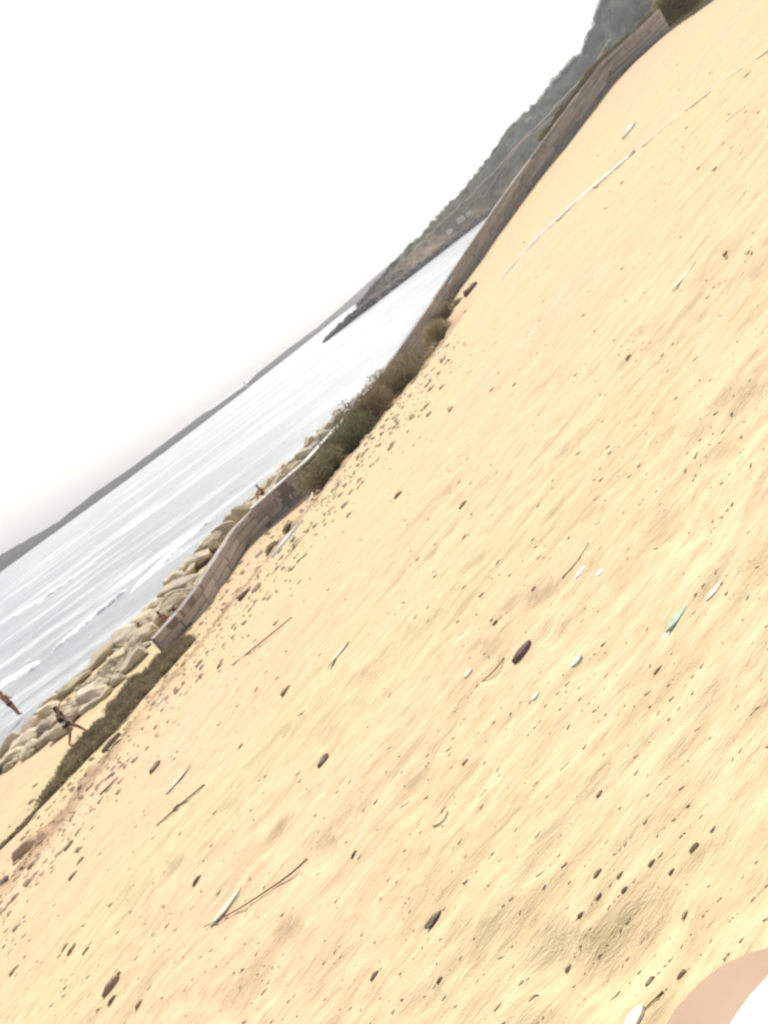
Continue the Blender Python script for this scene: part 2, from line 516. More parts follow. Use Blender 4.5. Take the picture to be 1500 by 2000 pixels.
coast = [(-420, 1390, 650, -420, 1363, 760), (-150, 1212, 720, -150, 1193, 820), (0, 1100, 780, 0, 1084, 900), (55, 1070, 760, 55, 1053, 880), (110, 1034, 720, 110, 1021, 850), (180, 985, 690, 180, 966, 820), (250, 936, 680, 250, 918, 800), (320, 888, 690, 320, 866, 810), (400, 828, 720, 400, 806, 850), (414, 818, 740, 414, 799, 860), (480, 765, 800, 480, 751, 900), (500, 748, 900, 500, 731, 1000), (560, 702, 1000, 560, 683, 1150), (620, 652, 1200, 620, 639, 1350), (660, 618, 1500, 660, 605, 1700), (720, 571, 1700, 720, 551, 1900), (800, 510, 1800, 800, 483, 2000)]
ridge_land('far_coast', coast, M_COAST, rows=5, rough=.6)

hill = [(680, 632, 418, 679, 628, 440), (712, 604, 426, 708, 588, 460), (745, 578, 432, 736, 556, 520), (775, 557, 440, 767, 520, 540), (800, 540, 450, 800, 484, 560), (860, 492, 480, 860, 421, 600),
        (920, 442, 520, 918, 356, 640), (975, 400, 560, 963, 298, 660), (1000, 380, 570, 990, 257, 670), (1060, 335, 560, 1048, 200, 660),
        (1130, 285, 540, 1114, 130, 640), (1180, 250, 520, 1152, 84, 620), (1200, 235, 500, 1168, 45, 600), (1230, 210, 480, 1180, 0, 560),
        (1260, 190, 460, 1200, -30, 540), (1330, 140, 440, 1250, -70, 520), (1450, 60, 420, 1380, -120, 500), (1650, -90, 400, 1600, -240, 480)]
HG = ridge_land('far_hill', hill, M_HILL, rows=14, rough=2.0)

def hill_point(ci, t):
    ci = min(max(ci, 0), len(HG) - 1.001); i = int(ci); f = ci - i
    r_ = t * 13; j = min(int(r_), 12); g_ = r_ - j
    L_ = lambda a, b, k: Vector(a).lerp(Vector(b), k)
    return L_(L_(HG[i][j], HG[i][j + 1], g_), L_(HG[i + 1][j], HG[i + 1][j + 1], g_), f)

def hill_track(pts, w, name):
    V = []; F = []
    for k in range(60):
        s = k / 59 * (len(pts) - 1); i = min(int(s), len(pts) - 2); f = s - i
        ci = pts[i][0] * (1 - f) + pts[i + 1][0] * f; t = pts[i][1] * (1 - f) + pts[i + 1][1] * f
        p = hill_point(ci, t); q = hill_point(ci, min(t + w, 1))
        V += [(p.x, p.y - 1.0, p.z + .7), (q.x, q.y - 1.0, q.z + .9)]
    for k in range(59): F.append((2 * k, 2 * k + 2, 2 * k + 3, 2 * k + 1))
    tag(mesh_obj(name, V, F, M_PATH), kind='structure')
hill_track([(50, .62), (80, .55), (110, .48), (140, .60), (180, .55)], .013, 'hill_path')
hill_track([(90, .25), (120, .50), (150, .42)], .011, 'hill_path')

def leaf_cloud(centers, radii, count, size, rng, flat=1.0, up=.4):
    """small leaf quads spread through ellipsoidal clumps"""
    centers = np.array(centers, float); radii = np.array(radii, float)
    w = radii[:, 0] * radii[:, 1]; w = w / w.sum()
    k = rng.choice(len(centers), count, p=w)
    d = rng.normal(size=(count, 3)); d /= np.linalg.norm(d, axis=1)[:, None]
    rr = rng.random(count) ** .45
    P = centers[k] + d * rr[:, None] * radii[k]
    a = rng.normal(size=(count, 3)); a[:, 2] += up; a /= np.linalg.norm(a, axis=1)[:, None]
    b = np.cross(a, rng.normal(size=(count, 3))); b /= np.linalg.norm(b, axis=1)[:, None]
    s = size * rng.uniform(.5, 1.4, count)[:, None]
    V = np.stack([P - a * s, P + b * s * .38, P + a * s, P - b * s * .38], 1).reshape(-1, 3)
    F = np.arange(count * 4).reshape(-1, 4)
    return V, F

# scrub and trees along the far ridge: one mass too far to count
cs, rs = [], []
for k in range(420):
    ci = random.uniform(10, len(HG) - 2); t = random.choice([1.0, 1.0, random.uniform(.5, 1), random.uniform(.3, 1)])
    p = hill_point(ci, t * .999); r = random.uniform(1.0, 2.4) * (1.9 if ci > 130 else 1)
    cs.append((p.x, p.y, p.z + r * .1)); rs.append((r * 1.4, r * 1.4, r))
V, F = leaf_cloud(cs, rs, 60000, .55, RNG)
tag(mesh_obj('hillside_scrub', V, F, leaf_mat('far_leaf', (.04, .05, .035), (.09, .10, .07))), kind='stuff')
cs, rs = [], []
for c in range(0, 700):
    px = random.uniform(-100, 640)
    i = max(j for j in range(len(coast) - 1) if coast[j][3] <= px)
    t = (px - coast[i][3]) / (coast[i + 1][3] - coast[i][3])
    py = coast[i][4] * (1 - t) + coast[i + 1][4] * t; dd = coast[i][5] * (1 - t) + coast[i + 1][5] * t
    p = at(px, py + random.uniform(2, 8), dd - 4); r = random.uniform(.4, 1.3)
    cs.append((p.x, p.y, p.z)); rs.append((r * 2.4, r * 2, r))
V, F = leaf_cloud(cs, rs, 26000, .6, RNG)
tag(mesh_obj('coast_scrub', V, F, M_COAST), kind='stuff')

# breakwater of grey rocks running out from the hill foot
def rock_mesh(seed, sub=2, ang=.555):
    rng = np.random.default_rng(seed)
    bm = bmesh.new(); bmesh.ops.create_icosphere(bm, subdivisions=sub, radius=1)
    pl = rng.normal(size=(22, 3)); pl /= np.linalg.norm(pl, axis=1)[:, None]; off = rng.uniform(.58, .95, 22)
    for v in bm.verts:
        p = np.array(v.co)
        for q in range(22):
            d = p @ pl[q] - off[q]
            if d > 0: p = p - pl[q] * d * ang * 1.8
        p = p * (1 + .16 * float(fbm(np.array(p[0] * 2.2 + seed), np.array(p[1] * 2.2 + p[2] * 1.7), 4)))
        v.co = p
    me = bpy.data.meshes.new('boulder'); bm.to_mesh(me); bm.free()
    me.polygons.foreach_set('use_smooth', [sub > 2] * len(me.polygons))
    return me

def bulk_rocks(pts, sizes, seed, mat, name, kind='stuff', stretch=None, direction=None, sub=1):
    """many small stones joined into one mesh"""
    rng = np.random.default_rng(seed)
    bm = bmesh.new(); bmesh.ops.create_icosphere(bm, subdivisions=sub, radius=1)
    B = np.array([v.co[:] for v in bm.verts]); Fb = np.array([[v.index for v in f.verts] for f in bm.faces]); bm.free()
    N_ = len(pts); nb = len(B)
    P = np.asarray(pts, float); S = np.asarray(sizes, float)
    if S.ndim == 1: S = np.c_[S, S * .8, S * .6]
    V = B[None] * (1 + rng.normal(size=(N_, nb, 1)) * .16)
    V = V * S[:, None, :]
    a = rng.uniform(0, 2 * np.pi, N_) if direction is None else rng.normal(direction, .28, N_)
    c, s = np.cos(a)[:, None], np.sin(a)[:, None]
    X = V[:, :, 0] * c - V[:, :, 1] * s; Y = V[:, :, 0] * s + V[:, :, 1] * c
    V = np.stack([X, Y, V[:, :, 2]], -1) + P[:, None, :]
    F = (Fb[None] + (np.arange(N_) * nb)[:, None, None]).reshape(-1, 3)
    o = mesh_obj(name, V.reshape(-1, 3), F, mat)
    tag(o, kind=kind)
    return o

bw = [(640, 668), (665, 645), (700, 613), (740, 588), (800, 545), (860, 497), (920, 447), (960, 415), (985, 395)]
bwd = [400, 405, 415, 425, 442, 470, 505, 530, 545]
pts, sz = [], []
for k in range(1500):
    s = random.uniform(0, len(bw) - 1); i = int(s); f = s - i; i2 = min(i + 1, len(bw) - 1)
    px = bw[i][0] * (1 - f) + bw[i2][0] * f; d = bwd[i] * (1 - f) + bwd[i2] * f
    a, b = survey(px, bw[i][1] * (1 - f) + bw[i2][1] * f)
    taper = min(1, .25 + s * .5)
    r = random.uniform(.5, 1.5)
    pts.append((float(a) * d + random.uniform(-2, 2), d + random.uniform(-2, 5), random.uniform(-.3, 3.4) * taper)); sz.append(r)
bulk_rocks(pts, sz, 4, M_FROCK, 'breakwater_rocks')

# small pale houses at the foot of the hill
M_HW = simple('house_render', (.72, .71, .68), (.8, .79, .76), .8, 1, 0)
M_HR = simple('house_roof', (.16, .12, .11), (.24, .18, .16), .8, 1, 0)
M_WIN = simple('window_dark', (.03, .035, .04), (.05, .055, .06), .2, 1, 0)
def box_bm(sx, sy, sz, loc=(0, 0, 0), bevel=0):
    bm = bmesh.new(); bmesh.ops.create_cube(bm, size=1)
    for v in bm.verts: v.co = Vector((v.co.x * sx + loc[0], v.co.y * sy + loc[1], v.co.z * sz + loc[2]))
    if bevel: bmesh.ops.bevel(bm, geom=bm.edges[:], offset=bevel, segments=1, affect='EDGES')
    return bm
def house(px, py, d, w, h, label):
    p = at(px, py, d)
    r = empty('house', (p.x, p.y, p.z)); tag(r, label, 'house', 'small pale houses on the far shore')
    bm_obj('wall', box_bm(w, w * .7, h, (0, 0, h / 2)), M_HW, r)
    mesh_obj('roof', [(-w * .54, -w * .4, h), (w * .54, -w * .4, h), (w * .54, w * .4, h), (-w * .54, w * .4, h), (-w * .5, 0, h + w * .22), (w * .5, 0, h + w * .22)],
             [(0, 1, 5, 4), (3, 4, 5, 2), (0, 4, 3), (1, 2, 5), (0, 3, 2, 1)], M_HR, r)
    for k in range(3):
        bm_obj('window', box_bm(w * .12, .12, h * .3, ((k - 1) * w * .28, -w * .352, h * .55)), M_WIN, r)
house(902, 433, 500, 4.5, 2.4, 'widest pale house low above the breakwater on the far shore')
house(918, 420, 520, 3.5, 2.2, 'pale house just uphill of the other one above the breakwater')
house(880, 455, 480, 3.2, 2, 'smallest pale house at the breakwater, nearest the bare headland')
house(1035, 240, 640, 5, 3, 'pale house standing on the slope under the hill crest')
lh = empty('light_tower', at(484, 757, 780)); lh.scale = (.6, .6, .6); tag(lh, 'tiny pale harbour tower standing on the thinnest part of the far coast', 'tower')
def cone_obj(name, r1, r2, z0, z1, mat, parent, seg=12):
    bm = bmesh.new()
    bmesh.ops.create_cone(bm, cap_ends=True, segments=seg, radius1=r1, radius2=r2, depth=z1 - z0, matrix=Matrix.Translation((0, 0, (z0 + z1) / 2)))
    return bm_obj(name, bm, mat, parent, smooth=False)
cone_obj('shaft', 1.6, 1.1, 0, 8, M_HW, lh); cone_obj('gallery', 1.7, 1.7, 8.0, 8.5, M_HR, lh); cone_obj('lantern', .9, .9, 8.5, 10, M_WIN, lh); cone_obj('cap', 1.2, .1, 10, 11, M_HR, lh)

# ------------------------------------------------------------------ sea wall
TOP_PX = [(301, 1257), (370, 1152), (436, 1068), (499, 978), (550, 942), (598, 903), (700, 790), (817, 627), (983, 380), (1067, 267), (1150, 150), (1217, 83), (1283, 20), (1330, -20)]
def side_of_top(q):
    x, y = q
    for (ax, ay), (bx, by) in zip(TOP_PX[:-1], TOP_PX[1:]):
        if ax <= x <= bx:
            return y - (ay + (by - ay) * (x - ax) / (bx - ax))       # >0: still below the top line
    return -1 if x < TOP_PX[0][0] else 1
seg = [0]
for a, b in zip(WB[:-1], WB[1:]): seg.append(seg[-1] + (Vector(b[:2]) - Vector(a[:2])).length)
WLEN = seg[-1]
def wall_at(s):
    s = min(max(s, 0), WLEN - 1e-4)
    i = max(j for j in range(len(WB) - 1) if seg[j] <= s + 1e-9)
    t = (s - seg[i]) / (seg[i + 1] - seg[i]); return WB[i].lerp(WB[i + 1], t)
NS = 90; hs = []
for k in range(NS + 1):
    p = wall_at(WLEN * k / NS); h = .2
    while h < 5 and side_of_top(project((p.x, p.y, p.z + h))) > 0: h += .03
    hs.append(h)
hs = np.convolve(np.pad(hs, 4, mode='edge'), np.ones(9) / 9, 'valid')
hs = np.clip(hs, .45, 3.4)
def wall_top(s):
    f = min(max(s / WLEN * NS, 0), NS - 1e-3); i = int(f)
    p = wall_at(s); return Vector((p.x, p.y, p.z + hs[i] * (1 - (f - i)) + hs[i + 1] * (f - i)))
wall = empty('sea_wall', tuple(WB[0])); tag(wall, 'long curving grey brown stone block wall between the sand and the sea', 'wall')
W0 = Vector(WB[0])
block_meshes = []
for k in range(8):
    bm = box_bm(1, .5, .42, bevel=.022)
    for v in bm.verts:
        v.co.x += random.uniform(-.012, .012); v.co.z += random.uniform(-.012, .012); v.co.y += random.uniform(-.02, .02)
    me = bpy.data.meshes.new('stone_block'); bm.to_mesh(me); bm.free(); me.materials.append(M_BLOCK[k % 2]); block_meshes.append(me)
cm = []
for k in range(3):
    bm = box_bm(1, .62, .12, bevel=.015); me = bpy.data.meshes.new('coping_stone'); bm.to_mesh(me); bm.free(); me.materials.append(M_COPING); cm.append(me)
def place_block(me, name, s0, s1, drop, proud):
    a, b = wall_top(s0), wall_top(s1)
    mid = (a + b) / 2; d = b - a; L_ = d.length
    o = bpy.data.objects.new(name, me); COL.objects.link(o); o.parent = wall
    rz = math.atan2(d.y, d.x); ry = -math.asin(d.z / L_)
    nrm = Vector((math.sin(rz), -math.cos(rz), 0))
    o.location = mid - W0 + nrm * proud + Vector((0, 0, -drop))
    o.rotation_euler = (0, ry, rz); o.scale = (L_ * .978, 1, .955)
    return o
CH = .42; nblk = 0
for c in range(8):
    bl = 1.55 if c % 2 == 0 else 1.62
    s = -.7 if c % 2 else 0.0
    while s < WLEN:
        L_ = bl * random.uniform(1.0, 1.6) * (2.3 if s > 34 else 1)
        s0, s1 = max(s, 0), min(s + L_, WLEN); s += L_
        if s1 - s0 < .3: continue
        hh = wall_top((s0 + s1) / 2).z - wall_at((s0 + s1) / 2).z
        if c * CH > hh + .15: continue
        if nblk >= 298: continue
        place_block(random.choice(block_meshes), 'stone_block', s0, s1, CH * (c + .5), random.uniform(-.02, .025)); nblk += 1
s = seg[5] - .3
while s < seg[8]:
    L_ = random.uniform(1.3, 1.9); place_block(random.choice(cm), 'coping_stone', s, s + L_, -.065, .03); s += L_
# mortar and earth core behind the blocks
V = []; F = []
ks = 70
for k in range(ks + 1):
    s = WLEN * k / ks; t = wall_top(s); b_ = wall_at(s)
    d = wall_at(min(s + .5, WLEN)) - wall_at(max(s - .5, 0)); d = Vector((d.x, d.y, 0)).normalized(); nr_ = Vector((d.y, -d.x, 0))
    for off, z in ((.19, b_.z - 1.4), (.19, t.z - .03), (-.35, t.z - .03), (-.35, b_.z - 1.4)):
        p = Vector((t.x, t.y, z)) + nr_ * off - W0; V.append(tuple(p))
for k in range(ks):
    for q in range(3):
        a = k * 4 + q; F.append((a, a + 1, a + 5, a + 4))
F += [(0, 1, 2, 3), (ks * 4 + 3, ks * 4 + 2, ks * 4 + 1, ks * 4)]
o = mesh_obj('wall_core', [Vector(v) for v in V], F, M_MORTAR, wall)
for p in o.data.polygons: pass

# ------------------------------------------------------------------ boulders along the waterline
ROCKS = [rock_mesh(k, 4) for k in range(10)]
rows = {'outer': [(-40, 1500), (20, 1440), (70, 1390), (110, 1345), (165, 1300), (215, 1250), (262, 1205), (310, 1155), (355, 1105), (400, 1055), (440, 1020), (480, 978), (520, 938), (560, 900), (600, 862), (640, 822), (668, 795)],
        'middle': [(-20, 1500), (60, 1425), (150, 1370), (195, 1310), (235, 1270), (280, 1220), (330, 1160), (372, 1108), (415, 1065), (455, 1020), (520, 955), (580, 895), (640, 838)],
        'inner': [(20, 1470), (100, 1425), (160, 1365), (200, 1340), (245, 1290), (275, 1245), (320, 1190), (350, 1150)]}
colname = ['tan', 'brown', 'grey', 'cream']
ordn = ['first', 'second', 'third', 'fourth', 'fifth', 'sixth', 'seventh', 'eighth', 'ninth', 'tenth', 'eleventh', 'twelfth', 'thirteenth', 'fourteenth',
        'fifteenth', 'sixteenth', 'seventeenth', 'eighteenth', 'nineteenth', 'twentieth', 'twenty-first', 'twenty-second', 'twenty-third', 'twenty-fourth',
        'twenty-fifth', 'twenty-sixth', 'twenty-seventh', 'twenty-eighth', 'twenty-ninth', 'thirtieth', 'thirty-first', 'thirty-second', 'thirty-third', 'thirty-fourth']
desc = {'outer': 'in the row washed by the sea', 'middle': 'in the middle row of rocks', 'inner': 'in the row beside the path'}
shape = ['flat', 'round', 'broad', 'angular', 'long', 'squat', 'tall', 'smooth', 'split', 'wedge shaped']
for rname, pl in rows.items():
    P = [at_level(px, py, SEA + (.8 if rname == 'outer' else .7)) for px, py in pl]
    tot = [0]
    for a, b in zip(P[:-1], P[1:]): tot.append(tot[-1] + (b - a).length)
    s = 0; k = 0
    while s < tot[-1] and k < 34:
        i = max(j for j in range(len(P) - 1) if tot[j] <= s + 1e-6); t = (s - tot[i]) / (tot[i + 1] - tot[i])
        c = P[i].lerp(P[i + 1], t); lift = .45 * float(sstep(48, 56, c.y))
        far = min(1.0, max(.75, c.y / 45))
        r = random.uniform(.5, 1.02) * far * (1.1 if rname != 'inner' else .85)
        ci = random.choice([0, 0, 1, 2, 3, 0]); mi = random.randrange(10)
        me = ROCKS[mi].copy(); me.materials.append(M_ROCK[ci])
        o = bpy.data.objects.new('boulder', me); COL.objects.link(o)
        sx, sy, sz_ = r * random.uniform(1.0, 1.5), r * random.uniform(.75, 1.0), r * random.uniform(.42, .68)
        gz = float(ground(np.array(c.x), np.array(c.y)))
        o.location = (c.x + random.uniform(-.35, .35), c.y + random.uniform(-.35, .35), max(gz, -.25) + lift + sz_ * random.uniform(.35, .6))
        o.scale = (sx, sy, sz_)
        o.rotation_euler = (random.uniform(-.25, .25), random.uniform(-.3, .3), random.gauss(.55, .5))
        tag(o, f"{colname[ci]} {shape[mi]} boulder, the {ordn[k]} from the left {desc[rname]}", 'boulder', 'boulders along the shore')
        s += sx * random.uniform(1.15, 1.6); k += 1

# smaller stones filling between the boulders
pts, sz = [], []
for k in range(900):
    rname = random.choice(['outer', 'middle', 'inner']); pl = rows[rname]
    s = random.uniform(0, len(pl) - 1.01); i = int(s); f = s - i
    c = at_level(pl[i][0] * (1 - f) + pl[i + 1][0] * f, pl[i][1] * (1 - f) + pl[i + 1][1] * f, .4)
    x, y = c.x + random.gauss(0, .7), c.y + random.gauss(0, .7)
    r = random.uniform(.08, .36); pts.append((x, y, max(float(ground(np.array(x), np.array(y))), -.1) + r * .2)); sz.append(r)
bulk_rocks(pts, sz, 9, M_ROCK[0], 'shore_rubble', sub=2)

# ------------------------------------------------------------------ shrubs and ground cover
def shrub(px, py, d, w, h, nclump, count, mat, label, dy=0.0):
    p = at(px, py, d); gz = float(ground(np.array(p.x), np.array(p.y)))
    r = empty('shrub', (p.x, p.y, gz)); tag(r, label, 'shrub', 'dark shrubs below the sand slope')
    rng = np.random.default_rng(int(px * 3 + py))
    cs, rs = [], []
    for k in range(nclump):
        a = rng.uniform(0, 6.28); q = rng.random() ** .6
        cs.append((math.cos(a) * q * w * .5, math.sin(a) * q * w * .35, h * rng.uniform(.15, .85) * (1 - .4 * q)))
        e = rng.uniform(.16, .32) * min(w, h * 1.6); rs.append((e * 1.3, e * 1.1, e * .9))
    V, F = leaf_cloud(cs, rs, count, .085, rng)
    mesh_obj('foliage', V, F, mat, r)
    bm = bmesh.new()
    for c in cs[:12]:
        a, b = Vector((c[0] * .2, c[1] * .2, -.1)), Vector(c)
        dd = b - a; q = dd.to_track_quat('Z', 'Y').to_matrix().to_4x4()
        bmesh.ops.create_cone(bm, cap_ends=False, segments=5, radius1=.035, radius2=.01, depth=dd.length, matrix=Matrix.Translation((a + b) / 2) @ q)
    bm_obj('stem', bm, M_STEM, r)
shrub(640, 920, 43.5, 2.6, 2.3, 16, 6500, M_LEAF[0], 'olive shrub hanging lowest over the light sand below the wall bend')
shrub(672, 868, 46.5, 3.6, 3.1, 22, 8500, M_LEAF[1], 'greenish shrub at the end of the pale coping, beside the blue and white sheet')
shrub(715, 800, 50, 3.8, 3.6, 22, 9000, M_LEAF[2], 'dark brown dense shrub in the middle of the thicket')
shrub(752, 745, 54, 4.0, 3.6, 22, 9000, M_LEAF[0], 'tallest olive shrub with a ragged top against the white sea')
shrub(800, 700, 60, 4.2, 2.7, 20, 8000, M_LEAF[2], 'brown shrub between the tall ragged one and the low far one')
shrub(845, 645, 68, 4.6, 2.1, 18, 7000, M_LEAF[0], 'low dark shrub at the foot of the far stretch of wall')
shrub(880, 612, 75, 3.6, 1.3, 12, 4500, M_LEAF[2], 'last low brown shrub where the far wall meets the slope')
shrub(555, 1062, 37.5, 1.7, .75, 12, 3500, M_LEAF[0], 'small dark rounded shrub above the long white board')
shrub(575, 1038, 39.5, 1.6, .65, 10, 3000, M_LEAF[2], 'small brown shrub touching the end of the rounded dark one')

def cover(poly, count, size, hmax, mat, name, zoff=0.0, seed=1):
    """leafy mat within a strip; poly = list of (upper point, lower point) bearings"""
    rng = np.random.default_rng(seed)
    C_ = []; R_ = []
    for k in range(240):
        s = rng.uniform(0, len(poly) - 1.001); i = int(s); f = s - i; t = rng.uniform(.0, 1)
        u = [poly[i][0][q] * (1 - f) + poly[i + 1][0][q] * f for q in (0, 1)]; l = [poly[i][1][q] * (1 - f) + poly[i + 1][1][q] * f for q in (0, 1)]
        p = at_level(u[0] * (1 - t) + l[0] * t, u[1] * (1 - t) + l[1] * t, WALL_Z0 + .12)
        gz = float(ground(np.array(p.x), np.array(p.y)))
        hh = hmax * rng.uniform(.5, 1)
        C_.append((p.x, p.y, gz + hh * .3)); R_.append((hh * 1.1, hh * 1.1, hh * .7))
    V, F = leaf_cloud(C_, R_, count, size, rng, up=1.2)
    return tag(mesh_obj(name, V, F, mat), kind='stuff')
band = [((70, 1560), (85, 1545)), ((128, 1462), (150, 1482)), ((180, 1402), (212, 1432)), ((246, 1322), (285, 1345)), ((312, 1270), (335, 1285)), ((352, 1242), (375, 1240))]
cover(band, 46000, .06, .42, M_LEAF[0], 'ground_cover', seed=3)
cover(band[1:], 30000, .06, .44, M_LEAF[2], 'ground_cover', seed=4)
cover([((-20, 1650), (-20, 1660)), ((30, 1605), (30, 1615)), ((70, 1560), (80, 1550))], 5000, .05, .16, M_LEAF[2], 'ground_cover', seed=5)

# ------------------------------------------------------------------ rubble and pebbles
DIR = math.radians(8)
pts, sz = [], []
E_px = [(p[0], p[1]) for p in EDGE_PX[1:]]
for k in range(2600):
    s = random.uniform(0, len(E_px) - 1.01); i = int(s); f = s - i
    off = random.gauss(8, 26)
    px = E_px[i][0] * (1 - f) + E_px[i + 1][0] * f + off * .75; py = E_px[i][1] * (1 - f) + E_px[i + 1][1] * f + off * .65
    p = hit(px, py); r = random.choice([.015, .022, .03, .06]) * random.uniform(.6, 1.3) * min(2., max(1, p.y / 22))
    pts.append((p.x, p.y, p.z + r * .1)); sz.append((r * random.uniform(1, 2.2), r, r * .6))
half = len(pts) // 2
bulk_rocks(pts[:half], sz[:half], 12, M_PEB[0], 'rubble', direction=DIR)
bulk_rocks(pts[half:], sz[half:], 13, M_PEB[2], 'rubble', direction=DIR)
groups = {0: ([], []), 1: ([], []), 2: ([], [])}
tries = 0
while tries < 5000:
    tries += 1
    px, py = random.uniform(-60, 1560), random.uniform(0, 2060)
    a, b = survey(px, py)
    e = -float(b) + GA * float(a) + GB
    if e < .012: continue
    dens = .55 + .9 * float(fbm(np.array(px / 170.), np.array(py / 170.), 3))
    if random.random() > dens: continue
    p = hit(px, py)
    if p.y > 90 or p.z < 1.2: continue
    dist = (p - Vector((0, 0, EYE))).length
    r = dist / 1505 * random.choice([.8, 1.0, 1.2, 1.5, 1.8, 2.4]) * random.uniform(.7, 1.2)
    g_ = random.choice([0, 1, 2, 2, 2]); groups[g_][0].append((p.x, p.y, p.z + r * .15)); groups[g_][1].append((r * random.uniform(1.5, 5), r, r * .5))
for g_, (pp, ss_) in groups.items():
    bulk_rocks(pp, ss_, 20 + g_, M_PEB[g_], 'gravel', direction=DIR)

def stone(px, py, length, mat, label, cat='stone', width=.42, name='stone', rz=None, hgt=.4):
    """length in bearing units at the stone's distance"""
    p = hit(px, py); dist = (p - Vector((0, 0, EYE))).length; L_ = length / 1505 * dist * .5
    if length < 30: width *= .8
    me = ROCKS[(px * 7 + py) % 10].copy(); me.materials.append(mat)
    o = bpy.data.objects.new(name, me); COL.objects.link(o)
    o.location = p + Vector((0, 0, L_ * hgt * .35)); o.scale = (L_, L_ * width, L_ * hgt)
    o.rotation_euler = (.1, -.15, (DIR + .35 if px < 700 else DIR) if rz is None else rz)
    tag(o, label, cat)
    return o
LOOSE = [
    (852, 1800, 48, 1, 'dark brown oval stone alone low in the middle of the sand'),
    (634, 1492, 38, 1, 'dark brown stone lying alone near the middle of the sand'),
    (556, 1349, 32, 0, 'brown stone up-slope of the rubble, beyond the lone middle one'),
    (777, 968, 26, 0, 'small brown stone just right of the thicket'),
    (904, 987, 28, 0, 'small dark stone beside a pale streak of sand right of the thicket'),
    (385, 1722, 26, 1, 'black green pebble near the long curved twig'),
    (304, 1502, 34, 0, 'brown stone just below the rubble edge near the walking person'),
    (348, 1580, 24, 0, 'small brown pebble on the thin straight twig'),
    (470, 1458, 20, 1, 'tiny dark pebble left of the middle stone'),
    (912, 1492, 26, 0, 'brown pebble level with the lone middle stone to its right'),
    (1043, 1152, 20, 0, 'reddish brown pebble above the purplish driftwood piece'),
    (880, 800, 20, 0, 'small pebble on the slope right of the thicket top'),
    (1226, 697, 18, 0, 'small dark pebble alone on the pale upper sand'),
    (1418, 498, 18, 0, 'small dark pebble near the right edge of the upper sand'),
    (971, 1222, 18, 1, 'tiny dark pebble above and left of the driftwood piece'),
    (1284, 1311, 24, 0, 'brown pebble below the green glass shard'),
    (48, 1660, 62, 0, 'largest brown stone on the rubble edge at the left'),
    (68, 1690, 34, 2, 'tan brown stone touching the downhill side of the biggest rubble stone'),
    (10, 1735, 36, 1, 'dark stone in the rubble at the left edge of the view'),
    (135, 1655, 28, 0, 'brown stone near the left rubble edge, right of the biggest one'),
    (160, 1685, 22, 0, 'small round brown stone below the left rubble'),
    (144, 1713, 26, 0, 'brown stone below the left rubble, nearer than the small round one'),
    (217, 1928, 40, 0, 'brown clod in the sand hollow near the bottom left'),
    (228, 1908, 26, 1, 'dark clod leaning on the uphill side of the hollow clod'),
    (214, 1950, 24, 1, 'small dark clod at the bottom of the sand hollow'),
    (272, 1962, 24, 0, 'brown pebble right of the sand hollow near the bottom edge'),
    (29, 1898, 26, 0, 'brown pebble near the bottom left corner'),
    (140, 1857, 24, 0, 'brown pebble in the loose group above the sand hollow'),
    (125, 1850, 18, 1, 'dark pebble touching the loose group above the sand hollow'),
    (171, 1863, 20, 1, 'last dark pebble on the right of the loose group'),
    (1174, 1714, 26, 0, 'brown stone at the left of the pebble cluster near the lower right'),
    (1203, 1700, 22, 0, 'brown pebble at the top of the pebble cluster near the lower right'),
    (1212, 1729, 22, 1, 'dark pebble in the heart of the lower right pebble cluster'),
    (1162, 1740, 20, 1, 'small dark pebble at the near end of the lower right cluster'),
    (1134, 1788, 20, 1, 'dark pebble apart below the lower right cluster'),
    (1343, 1638, 28, 0, 'grey brown pebble on the sand toward the right edge'),
    (1277, 1692, 22, 0, 'brown pebble right of the lower right cluster'),
    (1304, 1693, 20, 1, 'dark grey pebble at the right end of the lower right cluster'),
    (1333, 1907, 28, 0, 'brown pebble on the sand just above the bare knee'),
    (1270, 1920, 28, 0, 'brown pebble on the sand left of the bare knee'),
    (1100, 1876, 26, 0, 'brown pebble low on the sand well left of the bare knee'),
    (1337, 1783, 28, 0, 'dark pebble on the sand above the bare knee, farther up'),
    (730, 1905, 26, 0, 'brown pebble near the bottom edge, below the lone oval stone'),
    (870, 1928, 20, 1, 'tiny dark pebble at the bottom, straight below the oval stone'),
    (500, 1150, 34, 0, 'brown stone in the rubble under the small dark shrub'),
    (478, 1165, 40, 1, 'dark brown clod in the rubble between small shrub and twig litter'),
    (390, 1300, 26, 0, 'brown stone on the rubble edge right of the ground cover'),
    (920, 570, 44, 1, 'dark reddish stone at the foot of the far wall'),
    (1165, 1545, 22, 0, 'dark pebble lying right of the centre of the lower sand'),
    (690, 1668, 22, 1, 'small grey pebble between the twig and the oval stone'),
]
for px, py, L_, m_, lab in LOOSE:
    stone(px, py, L_ * (.86 if L_ < 30 else .95), M_PEB[m_], lab)

